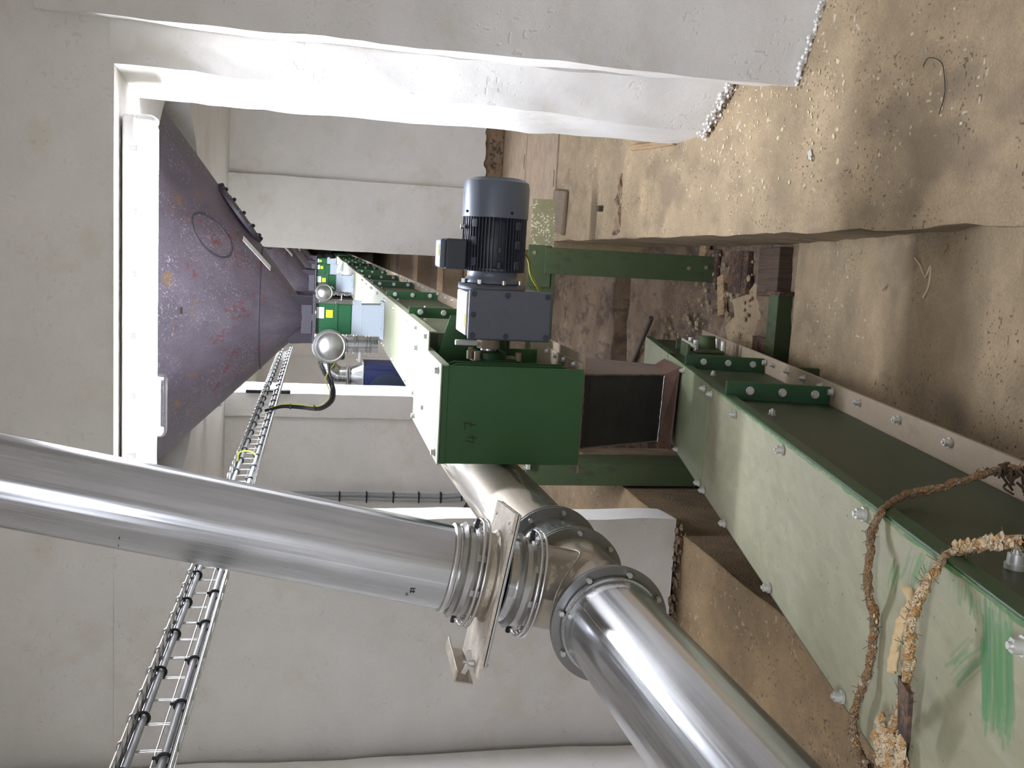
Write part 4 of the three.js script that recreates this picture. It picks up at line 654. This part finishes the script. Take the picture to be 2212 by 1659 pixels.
// blue fan and its silver elbow
{
  const t = thing('fan', 'dark blue fan box with a round grey disc, partly hidden by the conveyor', 'fan', [-1.49, 0, -9.95]);
  part(t, 'casing', boxAt(-0.28, 0.28, 0.5, 1.175, -0.3, 0.22, 0.008), M.blue);
  part(t, 'top_flange', boxAt(0.245, 0.283, 0.54, 1.165, 0.22, 0.228, 0.001), M.blue);
  part(t, 'inlet_disc', cyl(0.2, 0.2, 0.012, 56).rotateX(Math.PI / 2), M.blueDark, [0.0, 0.93, 0.226]);
  const hub = part(t, 'hub', cyl(0.055, 0.06, 0.05, 32).rotateX(Math.PI / 2), M.black, [0.0, 0.93, 0.25]);
  for (let k = 0; k < 6; k++) part(hub, 'bolt', cyl(0.007, 0.007, 0.02, 6).rotateX(Math.PI / 2), M.zinc, [0.042 * Math.cos(k * 1.047), 0.042 * Math.sin(k * 1.047), 0.02]);
  for (let k = 0; k < 7; k++) part(t, 'bolt', cyl(0.008, 0.008, 0.012, 6), M.black, [-0.2 + k * 0.07, 1.18, 0.19]);
  for (const x of [-0.2, 0.2]) for (const z of [-0.25, 0.17]) part(t, 'leg', boxAt(x - 0.025, x + 0.025, 0, 0.5, z - 0.025, z + 0.025, 0.002), M.blue);
}
{
  const t = thing('elbow_duct', 'silver duct elbow rising from the top of the blue fan', 'duct', [-1.335, 1.176, -9.88]); t.scale.setScalar(1.33);
  part(t, 'transition', (() => { const n = 48, B = [], T = []; for (let k = 0; k < n; k++) { const a = k / n * Math.PI * 2, c = Math.cos(a), s = Math.sin(a), m = Math.max(Math.abs(c), Math.abs(s)); B.push([0.095 * c / m, 0.095 * s / m]); T.push([0.066 * c, 0.066 * s]); } return prism(B.slice().reverse(), T.slice().reverse(), 0.008, 0.10, { step: 0.2, amp: 0, amp2: 0 }); })(), M.galv);
  part(t, 'foot_flange', boxAt(-0.115, 0.115, 0, 0.008, -0.115, 0.115, 0.001), M.flange);
  for (const y of [0.105, 0.125]) part(t, 'clamp_ring', ring([[0.066, -0.006], [0.08, -0.004], [0.08, 0.004], [0.066, 0.006]], 48).translate(0, y, 0), M.steel);
  const seg = [[0, 0.13, 0], [0, 0.19, 0], [0.035, 0.245, 0.0], [0.095, 0.275, 0], [0.17, 0.28, 0.02]];
  for (let i = 0; i < 4; i++) { part(t, 'elbow_segment', bar(seg[i], seg[i + 1], 0.066, 40), M.galv); part(t, 'elbow_seam', new THREE.SphereGeometry(0.067, 32, 20), M.galv, seg[i + 1]); }
}
// white bent pipe and small steel tray farther along
solo('bent_pipe', 'thin white bent pipe end beside the conveyor covers', 'pipe', tube([[-0.452, 1.27, -14.6], [-0.452, 1.33, -14.6], [-0.44, 1.36, -14.55], [-0.34, 1.335, -14.5], [-0.28, 1.31, -14.48]], 0.02, 30, 12), M.white);

// ---------------------------------------------------------------- cable tray on the left
{
  const t = thing('cable_tray', 'long silver wire cable tray running along the left side', 'cable tray', [0, 0, 0]);
  const X = -1.075, yAt = (z) => 1.97 - 0.006 * (-z - 2), Z0 = -0.9, Z1 = -9.6;
  const rail = (dx, dy, r, m, nm) => part(t, nm, bar([X + dx, yAt(Z0) + dy, Z0], [X + dx, yAt(Z1) + dy, Z1], r, 8), m);
  rail(0.045, 0.062, 0.0028, M.steelBright, 'wire'); rail(0.0, 0.058, 0.0028, M.steelBright, 'wire'); rail(0, 0.0, 0.0025, M.steelBright, 'wire'); rail(0.0, -0.046, 0.0028, M.steelBright, 'wire'); rail(0.045, -0.05, 0.0028, M.steelBright, 'wire');
  rail(0.016, 0.044, 0.0085, M.cableGrey, 'cable'); rail(0.03, -0.028, 0.0085, M.cableGrey, 'cable'); rail(0.012, -0.038, 0.005, M.cableGrey, 'cable'); rail(0.024, 0.055, 0.004, M.cableBlack, 'cable'); rail(0.036, -0.045, 0.004, M.cableBlack, 'cable');
  const rungG = new THREE.BufferGeometry().copy(merge([bar([0, 0.055, 0.004], [0, -0.046, 0.004], 0.0026, 6), bar([0, 0.055, -0.004], [0, -0.046, -0.004], 0.0022, 6), bar([0, -0.046, 0], [0.045, -0.05, 0], 0.0026, 6)]));
  const loopG = tube([[0, 0.052, 0.03], [0.0, 0.06, 0.02], [0.03, 0.063, 0.0], [0.052, 0.064, -0.02], [0.052, 0.058, -0.034], [0.02, 0.058, -0.04]], 0.0032, 24, 6);
  const tieG = merge([new THREE.TorusGeometry(0.0125, 0.0035, 6, 14).scale(1.1, 1.1, 1), box(0.008, 0.02, 0.008, 0.002).translate(0.006, 0.013, 0)]);
  let i = 0; for (let z = Z0 - 0.05; z > Z1; z -= 0.117, i++) {
    part(t, 'rung', rungG, M.steelBright, [X, yAt(z), z]); part(t, 'lip_wire', loopG, M.steelBright, [X, yAt(z), z - 0.03]);
    if (i % 2 === 0) { part(t, 'cable_tie', tieG, M.black, [X + 0.017, yAt(z) + 0.046, z]); part(t, 'cable_tie', tieG, M.black, [X + 0.028, yAt(z) - 0.03, z - 0.03]); }
  }
  part(t, 'earth_wire', tube([[X + 0.01, yAt(-4.7) + 0.05, -4.6], [X + 0.05, yAt(-4.7) + 0.05, -4.72], [X + 0.05, yAt(-4.7) + 0.0, -4.74], [X + 0.02, yAt(-4.7) - 0.04, -4.7]], 0.0045, 24, 6), M.cableGreenYellow);
}
solo('support_arm', 'short black steel arm holding the cable tray to the left pillar', 'bracket', boxAt(-1.39, -1.36, 1.87, 2.26, -8.98, -8.9, 0.003), M.black);
const sensor = [[-0.690, 1.632, -5.66], [-0.723, 1.620, -5.650], [-0.755, 1.605, -5.650], [-0.807, 1.576, -5.650], [-0.869, 1.561, -5.700], [-0.932, 1.572, -5.750], [-0.983, 1.629, -5.800], [-0.986, 1.737, -5.850], [-1.002, 1.848, -5.950], [-1.029, 1.910, -6.000], [-1.05, 1.95, -6.050]];
{
  const t = thing('cable_bundle', 'two black cables and earth wire curving from nearest silver dome up to cable tray', 'cables');
  part(t, 'cable', tube(sensor, 0.0095, 80, 10), M.cableBlack);
  part(t, 'cable', tube([[-0.668, 1.592, -5.66], [-0.70, 1.588, -5.65], [-0.76, 1.578, -5.64], [-0.807, 1.562, -5.64], [-0.869, 1.547, -5.69], [-0.935, 1.557, -5.74], [-0.99, 1.62, -5.79], [-0.994, 1.737, -5.84], [-1.008, 1.848, -5.94], [-1.034, 1.915, -6.0]], 0.0075, 80, 10), M.cableBlack);
  part(t, 'earth_wire', tube([[-0.61, 1.50, -5.7], [-0.68, 1.54, -5.68], [-0.78, 1.60, -5.64], [-0.869, 1.574, -5.69], [-0.925, 1.586, -5.74], [-0.972, 1.637, -5.79], [-0.974, 1.737, -5.83], [-0.99, 1.848, -5.93], [-1.02, 1.915, -5.99]], 0.0028, 80, 8), M.cableGreenYellow, null, null, 'green and yellow earth wire');
  for (const [x, y, z] of [[-0.83, 1.563, -5.66], [-0.985, 1.66, -5.805], [-0.994, 1.8, -5.89]]) part(t, 'cable_tie', box(0.03, 0.012, 0.034, 0.003), M.black, [x, y, z]);
}
// conduit down the far left wall
{
  const t = thing('conduit', 'pair of pale grey conduits with black straps down the far left wall', 'conduit', [0, 0, 0]);
  for (const dx of [-0.02, 0.022]) part(t, 'pipe', tube([[-2.35 + dx, 1.9, -8.97], [-2.355 + dx, 1.2, -8.97], [-2.365 + dx, 0.6, -8.97], [-2.365 + dx, 0.35, -8.97], [-2.345 + dx, 0.2, -8.96], [-2.30 + dx, 0.05, -8.94]], 0.02, 50, 12), M.cableGrey);
  for (const y of [1.4, 1.15, 0.9, 0.66, 0.45, 0.25]) part(t, 'strap', box(0.1, 0.014, 0.06, 0.003), M.black, [-2.36 + (y < 0.3 ? 0.02 : 0), y, -8.97]);
}
// ---------------------------------------------------------------- steel posts, cross beams and planks in and over the pit
const channel = (w, d, h, t = 0.012) => merge([boxAt(-w / 2, w / 2, 0, h, 0, t, 0.002), boxAt(-w / 2, -w / 2 + t, 0, h, -d, 0, 0.002), boxAt(w / 2 - t, w / 2, 0, h, -d, 0, 0.002)]);
{
  const t = thing('steel_post', 'green painted steel channel post standing in the pit under the motor', 'post', [-0.042, -0.70, -5.6]);
  part(t, 'channel', channel(0.155, 0.06, 1.06), M.greenOld); part(t, 'foot', box(0.24, 0.02, 0.16, 0.003), M.rust, [0, 0.0, -0.02]);
  for (const [y, x] of [[0.03, 0.01], [0.14, 0.0]]) part(t, 'bolt_hole', cyl(0.012, 0.012, 0.004, 16).rotateX(Math.PI / 2), M.beamDust, [x, y + 0.03, 0.013]);
}
{
  const t = thing('cross_beam', 'dusty green steel cross beam lying over the pit behind the motor', 'beam', [0, 0, 0]);
  part(t, 'web', boxAt(-1.2, 0.31, 0.315, 0.445, -5.63, -5.615, 0.002), M.greenOld);
  part(t, 'top_flange', boxAt(0.045, 0.31, 0.31, 0.452, -5.614, -5.604, 0.002), M.beamDust);
  part(t, 'end_plate', boxAt(-0.2, 0.045, 0.32, 0.46, -5.613, -5.603, 0.002), M.greenOld); part(t, 'bolt', cyl(0.012, 0.012, 0.006, 16).rotateX(Math.PI / 2), M.beamDust, [-0.0, 0.425, -5.6]);
  part(t, 'lower_flange', boxAt(-1.2, -0.12, 0.29, 0.315, -5.72, -5.61, 0.002), M.greenOld);
}
{
  const t = thing('steel_post', 'dark green steel post at the left edge of the pit, beside the silver duct', 'post', [-1.165, -0.72, -4.9]);
  part(t, 'channel', channel(0.105, 0.3, 1.28), M.greenOld); part(t, 'side_plate', boxAt(0.053, 0.30, 0, 1.0, -0.5, -0.49, 0), M.rust);
  part(t, 'bracket', box(0.05, 0.02, 0.06, 0.002), M.zinc, [0.06, 1.27, 0.0]);
}
{
  const t = thing('cross_beam', 'low green steel channel lying across the foot of the ramp', 'beam', [0, 0, 0]);
  part(t, 'channel', boxAt(-1.2, -0.12, -0.62, -0.535, -4.5, -4.4, 0.003), M.greenOld); part(t, 'end_plate', boxAt(-0.14, -0.12, -0.63, -0.52, -4.52, -4.36, 0.002), M.rust);
}
{
  const t = thing('box_section', 'brown open steel box section beside the foot of the green post', 'scrap steel', [-0.03, -0.66, -5.05]);
  part(t, 'wall', boxAt(-0.13, 0.10, -0.04, 0.03, -0.14, -0.125, 0.002), M.rust); part(t, 'wall', boxAt(-0.13, 0.10, 0.03, 0.045, -0.14, 0.02, 0.003), M.rust); part(t, 'wall', boxAt(-0.13, 0.10, -0.05, 0.04, 0.02, 0.09, 0.003), M.rust); part(t, 'wall', boxAt(-0.13, -0.115, -0.04, 0.03, -0.125, 0.02, 0.002), M.rust); part(t, 'wall', boxAt(0.085, 0.1, -0.04, 0.03, -0.125, 0.02, 0.002), M.rust);
}
solo('timber_block', 'dark timber block in the corner at the foot of the ramp', 'timber', box(0.24, 0.12, 0.22, 0.006), M.woodDark, [-0.03, -0.60, -4.55], [0, 0.05, 0]);
solo('board', 'pale board lying behind the foot of the green post, left end', 'board', box(0.24, 0.025, 0.09, 0.003), M.wood, [-0.19, -0.70, -5.45], [0, 0.25, 0]);
solo('board', 'pale board end lying right of the foot of the green post', 'board', box(0.16, 0.03, 0.1, 0.003), M.wood, [0.09, -0.69, -5.75], [0, -0.1, 0]);
solo('rusty_plate', 'flat red-brown steel plate lying beside the low green channel', 'scrap steel', boxAt(-0.50, -0.37, -0.655, -0.60, -4.78, -4.5, 0.002), M.rust);
solo('iron_rod', 'dark iron bar leaning in the pit behind the chute', 'rod', bar([-0.41, -0.66, -6.55], [-0.78, -0.70, -7.0], 0.018, 12), std({ roughness: 0.8, color: 0x5a5247 }));
{
  const a = []; for (let i = 0; i < 420; i++) { const s = Math.pow(rnd(), 3) * 0.018 + 0.003; a.push(lump(s).translate(rr(-0.62, 0.05), -0.70 + 0.10 * 0 + s * 0.2 + (rnd() < 0.5 ? 0 : 0.004), rr(-6.4, -4.9))); }
  const g = merge(a), p = g.attributes.position; for (let i = 0; i < p.count; i++) p.setY(i, p.getY(i) + 0.10 * st(-5.6, -4.5, p.getZ(i)));
  g.computeVertexNormals(); stuff('rubble', 'small stones and crumbs strewn over the pit bottom', 'rubble', boxUV(g), M.concrete);
}
// planks and beams laid across the pit farther away, seen right of the upper conveyor
{
  let z = -9.95, i = 0; const where = ['first', 'second', 'third', 'fourth', 'fifth', 'sixth', 'seventh', 'eighth', 'ninth', 'tenth', 'eleventh', 'twelfth', 'thirteenth', 'fourteenth'];
  while (z > -24 && i < 14) {
    const w = [0.62, 0.5, 0.7, 0.85, 0.6, 0.9, 0.75][i % 7] * (1 + (-z - 10) * 0.03), g = [M.wood, M.wood, M.woodGrey, M.woodGrey, M.wood, M.woodDark, M.woodGrey][i % 7];
    const t = solo('plank', `${['light brown', 'tan', 'grey', 'greyish', 'pale brown', 'dark', 'weathered'][i % 7]} plank laid across the pit, ${where[i]} from the gearbox`, 'plank', boxAt(-0.75, 0.13 + rr(-0.02, 0.05), -0.002, rr(0.015, 0.035), z - w + 0.02, z, 0.004), g);
    z -= w + (i % 3 === 1 ? 0.10 : 0.015); i++;
  }
  [[-11.45, 0.09], [-14.6, 0.08], [-17.8, 0.08]].forEach(([zz, h], k) => { const t = thing('floor_beam', ['green steel beam across the planks, nearest beside the terminal box', 'second green steel beam across the planks', 'third green steel beam across the planks'][k], 'beam', [0, 0, zz]); part(t, 'web', boxAt(-0.7, 0.12, 0.03, 0.03 + h, -0.32, 0.0, 0.003), M.greenOld); part(t, 'upright_flange', boxAt(-0.75, -0.05, 0.03, 0.15 + h, 0.35, 0.36, 0.001), M.flangeDust); });
}
// small litter on the floors
solo('metal_clip', 'small bent steel clip lying on the bare floor slab', 'clip', merge([box(0.03, 0.004, 0.022, 0.001), new THREE.TorusGeometry(0.008, 0.003, 8, 16).rotateX(1.2).translate(-0.02, 0.003, 0.004)]), M.zinc, [0.391, 0.004, -3.186], [0, 0.5, 0]);
solo('wire', 'thin dark wire lying on the floor slab near the buttress', 'wire', tube([[0.585, 0.004, -2.575], [0.60, 0.012, -2.54], [0.58, 0.005, -2.49], [0.54, 0.004, -2.47], [0.49, 0.004, -2.46], [0.44, 0.004, -2.475]], 0.0012, 40, 6), M.black);
solo('cable_tie', 'pale plastic cable tie lying on the pit ramp', 'cable tie', tube([[0.05, -0.168, -2.77], [0.03, -0.160, -2.73], [0.0, -0.157, -2.70], [-0.005, -0.148, -2.675], [0.03, -0.15, -2.66], [-0.035, -0.143, -2.65], [-0.07, -0.15, -2.68]], 0.003, 40, 6), M.lump);
solo('wood_chip', 'small wood chip lying on the ramp below the slab edge', 'wood chip', box(0.008, 0.007, 0.035, 0.002), M.wood, [0.075, -0.12, -2.56], [0.25, 1.2, 0]);
solo('splinter', 'pale wood splinter lying on the pit ramp', 'wood chip', box(0.006, 0.004, 0.035, 0.001), M.wood, [-0.05, -0.232, -3.02], [0.25, 0.8, 0]);
solo('folded_board', 'thin tan board leaning on the floor at the foot of the lit pillar', 'board', box(0.03, 0.02, 0.66, 0.004), M.wood, [0.575, 0.012, -4.85], [0, -0.05, 0]);
solo('rag', 'stiff grey rag lying at the slab edge in front of the checker plate', 'rag', jitter(new RoundedBoxGeometry(0.3, 0.03, 0.34, 6, 0.012), 0.02, 7), M.woodGrey, [0.29, 0.015, -6.72], [0, -0.1, 0]);
solo('iron_stub', 'small rusty iron stub sticking out of the slab', 'stub', box(0.035, 0.03, 0.05, 0.004), M.rust, [0.283, 0.012, -5.715]);
solo('broken_groove', 'narrow crumbly strip of mortar across the slab', 'mortar', jitter(boxUV(new THREE.BoxGeometry(0.33, 0.016, 0.07, 40, 2, 8)), 0.02, 22), M.plasterRaw, [0.3, 0.0, -5.37], [0, 0.06, 0]);

scene.traverse((o) => { if (o.isLight) { o.castShadow = true; } });
renderer.render(scene, camera);
